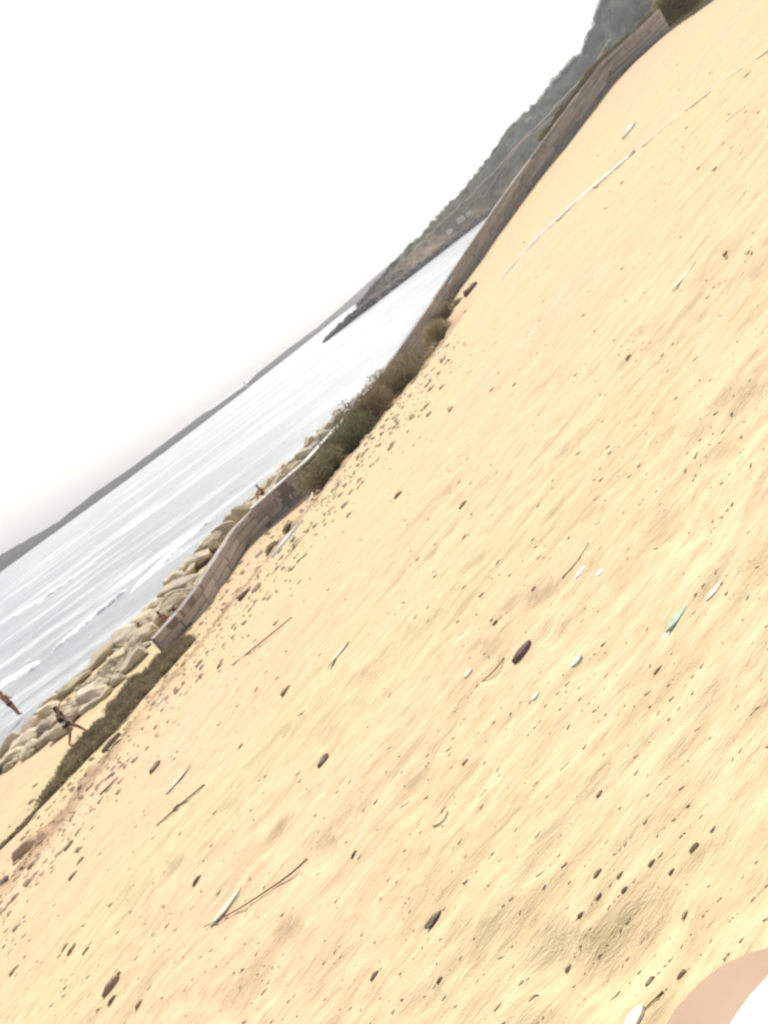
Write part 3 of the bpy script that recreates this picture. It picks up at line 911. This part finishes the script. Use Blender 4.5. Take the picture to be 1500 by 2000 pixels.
def slab(px, py, L_, W_, mat, label, cat, name, thick=.12, rz=None, tip=0):
    """a thin tapered piece lying on the sand"""
    p = hit(px, py); dist = (p - Vector((0, 0, EYE))).length; a = L_ / 1505 * dist * .5; b = W_ / 1505 * dist * .5
    bm = bmesh.new()
    outline = [(-1, 0), (-.75, .6), (-.2, 1), (.4, .9), (.85, .45), (1, -.05), (.7, -.7), (0, -1), (-.6, -.75)]
    lo = [bm.verts.new((x * a, y * b, -.004 - b * .1)) for x, y in outline]; hi = [bm.verts.new((x * a * .97, y * b * .95, b * thick + .02 * a * math.sin(3 * x + 2 * y))) for x, y in outline]
    c_ = bm.verts.new((0, 0, b * thick * 1.6)); k_ = len(outline)
    for i in range(k_):
        j = (i + 1) % k_; bm.faces.new((lo[i], lo[j], hi[j], hi[i])); bm.faces.new((hi[i], hi[j], c_))
    bm.faces.new(lo[::-1])
    o = bm_obj(name, bm, mat, loc=p + Vector((0, 0, b * .25 + tip)))
    e = .01 * max(dist, 1)
    g0 = float(ground(np.array(p.x), np.array(p.y))); gx = (float(ground(np.array(p.x + e), np.array(p.y))) - g0) / e; gy = (float(ground(np.array(p.x), np.array(p.y + e))) - g0) / e
    nrm = Vector((-gx, -gy, 1)).normalized()
    rz_ = DIR if rz is None else rz
    ax = Vector((math.cos(rz_), math.sin(rz_), 0)); ax.z = gx * ax.x + gy * ax.y; ax.normalize(); ay = nrm.cross(ax)
    o.rotation_euler = Matrix((ax, ay, nrm)).transposed().to_euler()
    tag(o, label, cat)
    return o
slab(1020, 1274, 54, 20, M_PURPLE, 'purplish brown driftwood piece on the sand right of centre', 'driftwood', 'driftwood', .6)
slab(1322, 1208, 66, 16, M_GLASS_G, 'long green glass shard with a white tip on the right sand', 'glass shard', 'glass_shard', .2)
slab(1296, 1224, 30, 7, M_WHITE, 'thin white sliver touching the green shard', 'plastic scrap', 'plastic_scrap', .2)
slab(1126, 1291, 30, 14, M_MINT, 'small mint green scrap left of the green glass shard', 'plastic scrap', 'plastic_scrap', .2)
slab(1044, 1357, 22, 12, M_MINT, 'faint pale mint scrap below the driftwood piece', 'plastic scrap', 'plastic_scrap', .2)
slab(1134, 1120, 32, 13, M_WHITE, 'white scrap with a dark edge on the upper middle sand', 'plastic scrap', 'plastic_scrap', .3)
slab(1170, 1115, 17, 11, M_WHITE, 'small white chip right of the dark-edged white scrap', 'plastic scrap', 'plastic_scrap', .3)
slab(1230, 258, 40, 14, M_WHITE, 'white scrap high on the slope near the far wall', 'plastic scrap', 'plastic_scrap', .3)
slab(1395, 1150, 54, 12, M_PALE, 'pale cream paper strip up-slope of the green glass shard', 'paper scrap', 'paper_scrap', .1)
slab(1338, 545, 72, 8, M_PALE, 'long pale strip on the upper right sand', 'paper scrap', 'paper_scrap', .1)
slab(662, 1278, 62, 13, M_PALE, 'pale strip on the sand up from the lone middle stone', 'paper scrap', 'paper_scrap', .1)
slab(918, 1320, 24, 13, M_PALE, 'pale chip left of the driftwood piece', 'paper scrap', 'paper_scrap', .2)
slab(350, 1525, 70, 14, M_PALE, 'pale strip beside the straight twig under the rubble', 'paper scrap', 'paper_scrap', .1)
slab(445, 1775, 84, 24, M_PALE, 'pale paper patch beside the long curved twig', 'paper scrap', 'paper_scrap', .08)
slab(1238, 1992, 54, 24, M_PALE, 'crumpled pale paper at the bottom edge beside the bare knee', 'paper scrap', 'paper_scrap', .3)
slab(313, 1370, 26, 12, M_WHITE, 'small white scrap in the rubble right of the ground cover', 'plastic scrap', 'plastic_scrap', .3)
slab(228, 1462, 46, 15, M_PEB[1], 'black crumpled sheet piece on the rubble edge below the walking person', 'plastic scrap', 'plastic_scrap', .8)
slab(573, 1072, 92, 22, M_WHITE, 'long white board lying on the rubble edge below the small dark shrub', 'board', 'white_board', .35, rz=DIR + .25, tip=.25)
slab(732, 835, 44, 15, simple('blue_white_sheet', (.45, .47, .58), (.82, .83, .86), .6, 3, .4, .05), 'crumpled blue and white plastic sheet at the foot of the thicket', 'plastic sheet', 'plastic_sheet', 1.2, rz=DIR + .5, tip=.1)

def tube(name, P, r0, r1, mat, label=None, cat=None, parent=None, seg_=8):
    bm = bmesh.new(); rings = []
    for i, p in enumerate(P):
        d = (P[min(i + 1, len(P) - 1)] - P[max(i - 1, 0)]).normalized()
        u = d.cross(Vector((0, 0, 1))); u = u.normalized() if u.length > 1e-4 else Vector((1, 0, 0)); w = u.cross(d)
        r = r0 + (r1 - r0) * i / (len(P) - 1)
        rings.append([bm.verts.new(p + (u * math.cos(a) + w * math.sin(a)) * r) for a in [2 * math.pi * k / seg_ for k in range(seg_)]])
    for A_, B_ in zip(rings[:-1], rings[1:]):
        for k in range(seg_): bm.faces.new((A_[k], A_[(k + 1) % seg_], B_[(k + 1) % seg_], B_[k]))
    bm.faces.new(rings[0][::-1]); bm.faces.new(rings[-1])
    o = bm_obj(name, bm, mat, parent, smooth=True)
    if label: tag(o, label, cat)
    return o
def ground_line(pxs, n_, lift):
    out = []
    for k in range(n_ + 1):
        s = k / n_ * (len(pxs) - 1); i = min(int(s), len(pxs) - 2); f = s - i
        p = hit(pxs[i][0] * (1 - f) + pxs[i + 1][0] * f, pxs[i][1] * (1 - f) + pxs[i + 1][1] * f); out.append(p + Vector((0, 0, lift)))
    for _ in range(14):
        z = [q.copy() for q in out]
        for i in range(1, len(out) - 1): out[i] = (z[i - 1] + z[i] + z[i + 1]) / 3
    return out
tube('twig', ground_line([(400, 1812), (440, 1798), (490, 1775), (535, 1745), (575, 1713), (606, 1684)], 22, .012), .0022, .004, M_TWIG, 'long thin curved twig low on the left of the sand', 'twig')
tube('twig', ground_line([(310, 1616), (350, 1580), (402, 1536)], 8, .015), .006, .008, M_TWIG, 'thin straight twig running past a small pebble on the left sand', 'twig')
tube('twig', ground_line([(198, 1553), (232, 1522)], 4, .03), .02, .015, M_TWIG, 'short straight twig on the rubble under the black scrap', 'twig')
tube('twig', ground_line([(1258, 1967), (1275, 1953), (1296, 1937)], 4, .002), .0009, .0012, M_TWIG, 'short twig at the bottom edge left of the bare knee', 'twig')
tube('twig', ground_line([(930, 1343), (960, 1305), (985, 1285)], 8, .003), .0018, .0024, M_TWIG, 'short bent twig leading up to the driftwood piece', 'twig')
tube('twig', ground_line([(1420, 243), (1440, 225), (1458, 212)], 5, .0), .01, .006, M_TWIG, 'short dark twig high on the right sand', 'twig')
tube('twig', ground_line([(455, 1300), (500, 1262), (550, 1228), (575, 1212)], 8, .02), .012, .007, M_TWIG, 'long dark twig on the slope below the small shrubs', 'twig')
for q, (A_, B_, lab) in enumerate([((1100, 1130), (1150, 1060), 'thin root above the dark-edged white scrap'), ((850, 1620), (880, 1590), 'thin root in the middle of the lower sand'),
                                   ((160, 1350), (160, 1350), None)]):
    if lab: tube('root', ground_line([A_, ((A_[0] + B_[0]) / 2 + 6, (A_[1] + B_[1]) / 2 + 4), B_], 8, .004), .0022, .0016, M_TWIG, lab, 'root')
# pale pipe lying along the upper slope, and the white kerb beyond the wall's far end
tube('pipe', ground_line([(978, 548), (1040, 478), (1110, 410), (1180, 350), (1240, 300)], 30, .03), .10, .05, M_COPING, 'long pale pipe half buried across the upper sand slope', 'pipe')
tube('rope', ground_line([(1250, 292), (1330, 225), (1400, 168), (1500, 98)], 26, .008), .018, .012, M_PALE, 'pale rope continuing up the slope from the buried pipe', 'rope')
tube('kerb', ground_line([(1316, 52), (1350, 24), (1390, -5)], 12, .1), .16, .16, M_COPING, 'short white kerb at the far end of the wall', 'kerb')
_p = hit(600, 1003)
tube('pole', [_p, _p + Vector((.3, .5, .2)), _p + Vector((.6, 1.0, .36))], .03, .025, M_COPING, 'thin pale pole leaning from the board toward the thicket', 'pole')

# dry grass tufts on the far wall's landward top
cs, rs = [], []
for k in range(90):
    s = random.uniform(WLEN * .82, WLEN); p = wall_top(s); r = random.uniform(.15, .38)
    cs.append((p.x - .6, p.y + .8, p.z + r * .3)); rs.append((r * 1.5, r, r))
V, F = leaf_cloud(cs, rs, 14000, .12, RNG, up=1.5)
tag(mesh_obj('dry_grass', V, F, simple('dry_grass', (.34, .28, .18), (.50, .42, .28), .9, 3, 0)), kind='stuff')
cs, rs = [], []
for k in range(60):
    px = random.uniform(1290, 1362); p = at(px, 55 - (px - 1300) * .72 - random.uniform(6, 60), 94); r = random.uniform(.4, 1.2)
    cs.append(tuple(p)); rs.append((r * 1.5, r, r))
V, F = leaf_cloud(cs, rs, 16000, .16, RNG)
tag(mesh_obj('scrub', V, F, M_LEAF[0]), kind='stuff')

# ------------------------------------------------------------------ people
M_SKIN = simple('skin_tan', (.30, .16, .11), (.36, .20, .14), .6, 10, .05)
M_SKIN_P = simple('skin_pale', (.35, .24, .17), (.385, .265, .19), .5, 14, .08, .002)
M_HAIR = simple('dark_hair', (.018, .013, .01), (.04, .03, .024), .6, 30, .3)
M_BLACK = simple('dark_cloth', (.02, .02, .026), (.045, .045, .055), .85, 30, .2)
M_NAVY = simple('navy_cloth', (.035, .03, .06), (.07, .06, .10), .85, 30, .2)
M_CLOTHW = simple('white_cloth', (.78, .78, .76), (.85, .85, .83), .85, 40, .3, .002)
M_RED = simple('red_cloth', (.28, .05, .04), (.38, .08, .06), .85, 30, .2)
M_LAV = simple('lavender_cloth', (.42, .38, .5), (.52, .48, .6), .85, 30, .2)
M_EYE = simple('eye', (.02, .02, .02), (.03, .03, .03), .3, 30, 0)

def skin_mesh(name, pts, edges, root, mat, parent, extra=None, sub=2):
    """pts: list of (xyz, rx, ry); grown with Skin + Subdivision and baked to one mesh"""
    me = bpy.data.meshes.new(name); me.from_pydata([p[0] for p in pts], edges, []); me.update()
    o = bpy.data.objects.new(name, me); COL.objects.link(o)
    o.modifiers.new('s', 'SKIN'); 
    for i, v in enumerate(me.skin_vertices[0].data):
        v.radius = (pts[i][1], pts[i][2]); v.use_root = (i == root)
    m2 = o.modifiers.new('d', 'SUBSURF'); m2.levels = m2.render_levels = sub
    dg = bpy.context.evaluated_depsgraph_get(); dg.update()
    bm = bmesh.new(); ev = o.evaluated_get(dg); tm = ev.to_mesh(); bm.from_mesh(tm); ev.to_mesh_clear()
    bpy.data.objects.remove(o)
    if extra: extra(bm)
    return bm_obj(name, bm, mat, parent, smooth=True)

def tube_bm(bm, P, r0, r1, seg_=6):
    rings = []
    for i, p in enumerate(P):
        d = (P[min(i + 1, len(P) - 1)] - P[max(i - 1, 0)]).normalized()
        u = d.orthogonal().normalized(); w = u.cross(d); r = r0 + (r1 - r0) * i / (len(P) - 1)
        rings.append([bm.verts.new(p + (u * math.cos(a) + w * math.sin(a)) * r) for a in [2 * math.pi * k / seg_ for k in range(seg_)]])
    for A_, B_ in zip(rings[:-1], rings[1:]):
        for k in range(seg_): bm.faces.new((A_[k], A_[(k + 1) % seg_], B_[(k + 1) % seg_], B_[k]))
    bm.faces.new(rings[0][::-1]); bm.faces.new(rings[-1])

def person(loc, rz, J, skin, label, clothes, hair_mat=M_HAIR, build=1.0, grow=1.0):
    """J: joints in the person's own frame (x to his right, y ahead, z up)"""
    r = empty('person', loc, rz); tag(r, label, 'person'); r.scale = (grow,) * 3
    V_ = lambda k: Vector(J[k])
    names = ['pelvis', 'waist', 'chest', 'neck', 'head', 'crown', 'hipL', 'kneeL', 'ankL', 'toeL', 'hipR', 'kneeR', 'ankR', 'toeR',
             'shL', 'elL', 'wrL', 'haL', 'shR', 'elR', 'wrR', 'haR']
    rad = dict(pelvis=(.15, .11), waist=(.13, .095), chest=(.155, .11), neck=(.055, .055), head=(.085, .095), crown=(.07, .075),
               hipL=(.09, .09), hipR=(.09, .09), kneeL=(.058, .058), kneeR=(.058, .058), ankL=(.036, .036), ankR=(.036, .036), toeL=(.04, .025), toeR=(.04, .025),
               shL=(.058, .055), shR=(.058, .055), elL=(.04, .04), elR=(.04, .04), wrL=(.027, .025), wrR=(.027, .025), haL=(.035, .02), haR=(.035, .02))
    pts = [(J[k], rad[k][0] * build, rad[k][1] * build) for k in names]; ix = {k: i for i, k in enumerate(names)}
    E_ = [('pelvis', 'waist'), ('waist', 'chest'), ('chest', 'neck'), ('neck', 'head'), ('head', 'crown'), ('pelvis', 'hipL'), ('hipL', 'kneeL'), ('kneeL', 'ankL'), ('ankL', 'toeL'),
          ('pelvis', 'hipR'), ('hipR', 'kneeR'), ('kneeR', 'ankR'), ('ankR', 'toeR'), ('chest', 'shL'), ('shL', 'elL'), ('elL', 'wrL'), ('wrL', 'haL'), ('chest', 'shR'), ('shR', 'elR'), ('elR', 'wrR'), ('wrR', 'haR')]
    face = (V_('face') - V_('head')).normalized() if 'face' in J else Vector((0, 1, 0))
    side = face.cross(Vector((0, 0, 1))).normalized()
    def extra(bm):
        for S in 'LR':
            w, h = V_('wr' + S), V_('ha' + S); d = (h - w).normalized(); lat = d.orthogonal().normalized(); nn = d.cross(lat)
            for q, ln in enumerate((.062, .075, .07, .055)):
                b0 = h + lat * (q - 1.5) * .02; curl = nn * .018
                tube_bm(bm, [b0 - d * .02, b0 + d * ln * .5 + curl * .3, b0 + d * ln * .85 + curl, b0 + d * ln + curl * 1.8], .0095, .006)
            t0 = w + d * .03 + lat * -.03
            tube_bm(bm, [t0 + lat * .02, t0 - lat * .015 + d * .03, t0 - lat * .02 + d * .06], .011, .008)
        hd = V_('head')
        tube_bm(bm, [hd + face * .085 + Vector((0, 0, .02)), hd + face * .112 - Vector((0, 0, .015))], .009, .015)
        for sgn in (-1, 1):
            tube_bm(bm, [hd + side * sgn * .082 - Vector((0, 0, .02)), hd + side * sgn * .098 + Vector((0, 0, .02))], .014, .02)
        tube_bm(bm, [hd + face * .088 - side * .022 - Vector((0, 0, .04)), hd + face * .088 + side * .022 - Vector((0, 0, .04))], .007, .007)
    skin_mesh('body', pts, [(ix[a], ix[b]) for a, b in E_], 0, skin, r, extra)
    hd = V_('head')
    for sgn in (-1, 1):
        bm = bmesh.new(); bmesh.ops.create_icosphere(bm, subdivisions=1, radius=.011, matrix=Matrix.Translation(hd + face * .09 + side * sgn * .032 + Vector((0, 0, .02))))
        bm_obj('eye', bm, M_EYE, r)
    bm = bmesh.new(); bmesh.ops.create_icosphere(bm, subdivisions=3, radius=1)
    for v in bm.verts:
        c = v.co.copy(); nz = 1 + .05 * math.sin(c.x * 9 + c.z * 13) * math.cos(c.y * 11)
        v.co = Vector((c.x * .098, c.y * .11, c.z * .10)) * nz
        f = v.co.dot(face)
        if f > .02 and v.co.z < .045: v.co -= face * (f - .02)
    bmesh.ops.translate(bm, verts=bm.verts, vec=hd - face * .018 + Vector((0, 0, .045)))
    if 'longhair' in J:
        tube_bm(bm, [hd - face * .05 + Vector((0, 0, .03)), hd - face * .10 - Vector((0, 0, .10)), hd - face * .09 - Vector((0, 0, .24))], .07, .03, 8)
    bm_obj('hair', bm, hair_mat, r, smooth=True)
    for cname, keys, edges, infl, mat in clothes:
        pp = []
        for k in keys:
            if isinstance(k, tuple):
                a, b, t = k; p = V_(a).lerp(V_(b), t); ra = [rad[a][q] * (1 - t) + rad[b][q] * t for q in (0, 1)]
            else: p = V_(k); ra = rad[k]
            pp.append((tuple(p), ra[0] * build + infl, ra[1] * build + infl))
        skin_mesh(cname, pp, edges, 0, mat, r)
    return r
SHORTS = lambda t: ['pelvis', ('pelvis', 'waist', .55), 'hipL', ('hipL', 'kneeL', t), 'hipR', ('hipR', 'kneeR', t)]
SH_E = [(0, 1), (0, 2), (2, 3), (0, 4), (4, 5)]
TOPK = [('pelvis', 'waist', .5), 'waist', 'chest', ('chest', 'neck', .45), ('chest', 'shL', .8), ('chest', 'shR', .8)]
TOP_E = [(0, 1), (1, 2), (2, 3), (2, 4), (2, 5)]

def stand_at(px, py, zmin=None):
    p = at_level(px, py, WALL_Z0 if zmin is None else zmin)
    g_ = float(ground(np.array(p.x), np.array(p.y)))
    return Vector((p.x, p.y, max(g_, zmin if zmin is not None else g_)))
# walking woman, striding to the right along the path
walk = dict(pelvis=(0, .02, .88), waist=(0, .03, 1.04), chest=(0, .08, 1.24), neck=(0, .13, 1.42), head=(0, .17, 1.53), crown=(0, .17, 1.61), face=(0, .40, 1.50),
            hipL=(-.09, .03, .86), kneeL=(-.09, .26, .50), ankL=(-.09, .40, .09), toeL=(-.09, .55, .05), hipR=(.09, 0, .86), kneeR=(.09, -.06, .47), ankR=(.09, -.38, .12), toeR=(.09, -.26, .03),
            shL=(-.17, .07, 1.33), elL=(-.21, -.10, 1.10), wrL=(-.20, .05, .92), haL=(-.20, .10, .86), shR=(.17, .09, 1.33), elR=(.22, .22, 1.12), wrR=(.18, .40, 1.02), haR=(.17, .46, .98), longhair=1)
wl_ = stand_at(147, 1436)
person(tuple(wl_), math.radians(-82), walk, M_SKIN, 'dark haired woman in dark top and shorts striding past the boulders',
       [('shorts', SHORTS(.42), SH_E, .045, M_NAVY), ('top', TOPK, TOP_E, .04, M_BLACK)], build=1.1, grow=1.12)
bag = empty('waist_bag', tuple(wl_ + Vector((.05, -.20, 1.08)))); tag(bag, 'small white bag worn at the waist of the striding woman', 'bag')
bm_obj('pouch', box_bm(.19, .09, .14, bevel=.03), M_CLOTHW, bag)
tube('strap', [Vector((-.09, .02, .05)), Vector((-.16, .14, .10)), Vector((0, .26, .14)), Vector((.16, .14, .10)), Vector((.09, .02, .05))], .012, .012, M_CLOTHW, parent=bag)
# bather standing at the edge of the water
std = dict(pelvis=(0, 0, .93), waist=(0, .01, 1.09), chest=(0, -.01, 1.31), neck=(0, .02, 1.50), head=(0, .06, 1.62), crown=(0, .06, 1.70), face=(0, .3, 1.58),
           hipL=(-.09, 0, .90), kneeL=(-.11, .04, .49), ankL=(-.12, 0, .09), toeL=(-.13, .14, .03), hipR=(.09, 0, .90), kneeR=(.11, .02, .49), ankR=(.12, -.04, .09), toeR=(.13, .10, .03),
           shL=(-.20, 0, 1.42), elL=(-.27, .06, 1.15), wrL=(-.17, .22, 1.06), haL=(-.12, .27, 1.06), shR=(.20, 0, 1.42), elR=(.27, .06, 1.15), wrR=(.17, .22, 1.06), haR=(.12, .27, 1.06))
bt = at_level(40, 1397, .12)
person((bt.x, bt.y, .12), math.radians(-35), std, simple('skin_sunburnt', (.30, .13, .10), (.37, .18, .13), .6, 10, .05),
       'bare backed bather in dark shorts standing where the sea meets the boulders', [('shorts', SHORTS(.38), SH_E, .04, M_BLACK)], build=1.3, grow=1.15)
# two people sitting low among the rocks beyond the wall
sit = dict(pelvis=(0, -.1, .14), waist=(0, -.12, .30), chest=(0, -.08, .50), neck=(0, -.02, .68), head=(0, .02, .79), crown=(0, .02, .87), face=(0, .3, .77),
           hipL=(-.1, -.02, .14), kneeL=(-.13, .38, .42), ankL=(-.12, .52, .08), toeL=(-.12, .66, .04), hipR=(.1, -.02, .14), kneeR=(.13, .38, .42), ankR=(.12, .52, .08), toeR=(.12, .66, .04),
           shL=(-.17, -.06, .60), elL=(-.22, .12, .44), wrL=(-.10, .32, .46), haL=(-.05, .38, .46), shR=(.17, -.06, .60), elR=(.22, .12, .44), wrR=(.10, .32, .46), haR=(.05, .38, .46))
p1 = at_level(327, 1218, WALL_Z0 + .05)
person((p1.x, p1.y, WALL_Z0 + .0), math.radians(160), sit, M_SKIN, 'small figure in dark red sitting at the near end of the wall beside the boulders',
       [('shorts', SHORTS(.5), SH_E, .02, M_LAV), ('top', TOPK, TOP_E, .016, M_RED)])
p2 = at_level(516, 968, WALL_Z0 + .5)
person((p2.x, p2.y, WALL_Z0 + .55), math.radians(120), sit, M_SKIN, 'dark haired figure sitting on the rocks behind the wall bend against the water',
       [('shorts', SHORTS(.5), SH_E, .02, M_BLACK), ('top', TOPK, TOP_E, .016, M_RED)])
# the seated person whose bare knee and white shorts come into view at the lower right
a, b = survey(1486, 2148); dk = .29
kn = Vector((float(a) * dk, dk, float(b) * dk)); 
G0 = lambda x, y: float(ground(np.array(x), np.array(y))) - EYE
hipR_ = kn + Vector((.17, -.42, -.06)); hipL_ = hipR_ + Vector((.22, -.05, 0)); hipR_.z = hipL_.z = G0(.2, -.2) + .40
kneeL_ = hipL_ + Vector((.06, .40, -.03))
pel = (hipL_ + hipR_) / 2 + Vector((0, -.06, .0))
ank1 = Vector((kn.x - .02, kn.y + .02, G0(kn.x, kn.y) + .07)); ank2 = Vector((kneeL_.x, kneeL_.y + .05, G0(kneeL_.x, kneeL_.y) + .07))
r = empty('person', (0, 0, EYE)); tag(r, 'seated person showing only a bare knee and white shorts at the lower right corner', 'person')
pts = [(tuple(pel), .15, .12), (tuple(pel + Vector((.02, -.04, .18))), .13, .10), (tuple(pel + Vector((.04, -.05, .38))), .15, .11), (tuple(pel + Vector((.05, -.04, .55))), .055, .055),
       (tuple(pel + Vector((.06, -.02, .68))), .085, .095), (tuple(pel + Vector((.06, -.02, .77))), .07, .07),
       (tuple(hipR_), .105, .105), (tuple(hipR_.lerp(kn, .5)), .1, .1), (tuple(kn), .102, .102), (tuple(kn.lerp(ank1, .3)), .07, .07), (tuple(ank1), .04, .04), (tuple(ank1 + Vector((-.02, .16, -.03))), .045, .028),
       (tuple(hipL_), .10, .10), (tuple(kneeL_), .065, .065), (tuple(kneeL_.lerp(ank2, .4)), .058, .058), (tuple(ank2), .04, .04), (tuple(ank2 + Vector((.02, .16, -.03))), .045, .028)]
sh = pel + Vector((.04, -.05, .42))
pts += [(tuple(sh + Vector((-.18, 0, 0))), .055, .055), (tuple(sh + Vector((-.30, -.16, -.22))), .042, .042), (tuple(sh + Vector((-.32, -.34, -.42))), .028, .026), (tuple(sh + Vector((-.32, -.42, -.46))), .036, .02),
        (tuple(sh + Vector((.18, 0, 0))), .055, .055), (tuple(sh + Vector((.30, -.14, -.22))), .042, .042), (tuple(sh + Vector((.32, -.32, -.40))), .028, .026), (tuple(sh + Vector((.32, -.40, -.44))), .036, .02)]
Eb = [(0, 1), (1, 2), (2, 3), (3, 4), (4, 5), (0, 6), (6, 7), (7, 8), (8, 9), (9, 10), (10, 11), (0, 12), (12, 13), (13, 14), (14, 15), (15, 16), (2, 17), (17, 18), (18, 19), (19, 20), (2, 21), (21, 22), (22, 23), (23, 24)]
def fingers(bm):
    for w_, h_ in ((19, 20), (23, 24)):
        w, h = Vector(pts[w_][0]), Vector(pts[h_][0]); d = (h - w).normalized(); lat = Vector((1, 0, 0)); nn = d.cross(lat)
        for q, ln in enumerate((.07, .082, .078, .06)):
            b0 = h + lat * (q - 1.5) * .021
            tube_bm(bm, [b0 - d * .02, b0 + d * ln * .55, b0 + d * ln - Vector((0, 0, .008))], .0095, .007, 8)
        tube_bm(bm, [w + d * .03 + lat * .02, w + d * .06 + lat * .05, w + d * .085 + lat * .06], .011, .008, 8)
skin_mesh('body', pts, Eb, 0, M_SKIN_P, r, fingers, 3)
hem = kn.lerp(hipR_, .4)
sp_ = [(tuple(pel), .17, .14), (tuple(pel + Vector((.02, -.04, .12))), .155, .12), (tuple(hipR_), .122, .122), (tuple(hipR_.lerp(kn, .4)), .112, .112), (tuple(hem), .094, .094), (tuple(hipL_), .118, .118), (tuple(hipL_.lerp(kneeL_, .62)), .098, .098)]
skin_mesh('shorts', sp_, [(0, 1), (0, 2), (2, 3), (3, 4), (0, 5), (5, 6)], 0, M_CLOTHW, r, None, 3)
ax_ = (hipR_ - kn).normalized(); e1 = ax_.cross(Vector((0, 0, 1))).normalized(); e2 = e1.cross(ax_)
V = []; F = []; nk = 48
for rr_, tt in ((.095, .015), (.101, .009), (.105, .019), (.107, .07), (.112, .18), (.118, .32)):
    for k in range(nk):
        q = 2 * math.pi * k / nk; w = rr_ * (1 + .02 * math.sin(q * 5 + tt * 20)); V.append(tuple(kn + ax_ * (tt + .004 * math.sin(3 * q)) + (e1 * math.cos(q) + e2 * math.sin(q)) * w))
for j in range(5):
    for k in range(nk): F.append((j * nk + k, j * nk + (k + 1) % nk, (j + 1) * nk + (k + 1) % nk, (j + 1) * nk + k))
mesh_obj('shorts_leg', V, F, M_CLOTHW, r, smooth=True)
tp = [(tuple(Vector(pts[i][0])), pts[i][1] + .018, pts[i][2] + .018) for i in (0, 1, 2)] + [(tuple(Vector(pts[2][0]).lerp(Vector(pts[3][0]), .5)), .09, .08), (pts[17][0], .072, .072), (pts[21][0], .072, .072)]
skin_mesh('shirt', tp, [(0, 1), (1, 2), (2, 3), (2, 4), (2, 5)], 0, M_CLOTHW, r, None, 2)
bm = bmesh.new(); bmesh.ops.create_icosphere(bm, subdivisions=3, radius=1, matrix=Matrix.Translation(pel + Vector((.06, -.045, .735))) @ Matrix.Diagonal((.10, .105, .095, 1)))
bm_obj('hair', bm, M_HAIR, r, smooth=True)

# ------------------------------------------------------------------ haze
bm = bmesh.new(); bmesh.ops.create_cube(bm, size=1)
for v in bm.verts: v.co = Vector((v.co.x * 10400, v.co.y * 10400, -4 if v.co.z < 0 else 130))
hz = bm_obj('haze', bm, None); tag(hz, kind='stuff')
m = bpy.data.materials.new('haze'); m.use_nodes = True; N = m.node_tree.nodes; N.clear()
pv = N.new('ShaderNodeVolumePrincipled'); pv.inputs['Color'].default_value = (1, 1, 1, 1); pv.inputs['Density'].default_value = .00025; pv.inputs['Anisotropy'].default_value = .6
mo = N.new('ShaderNodeOutputMaterial'); m.node_tree.links.new(pv.outputs[0], mo.inputs['Volume'])
hz.data.materials.append(m)
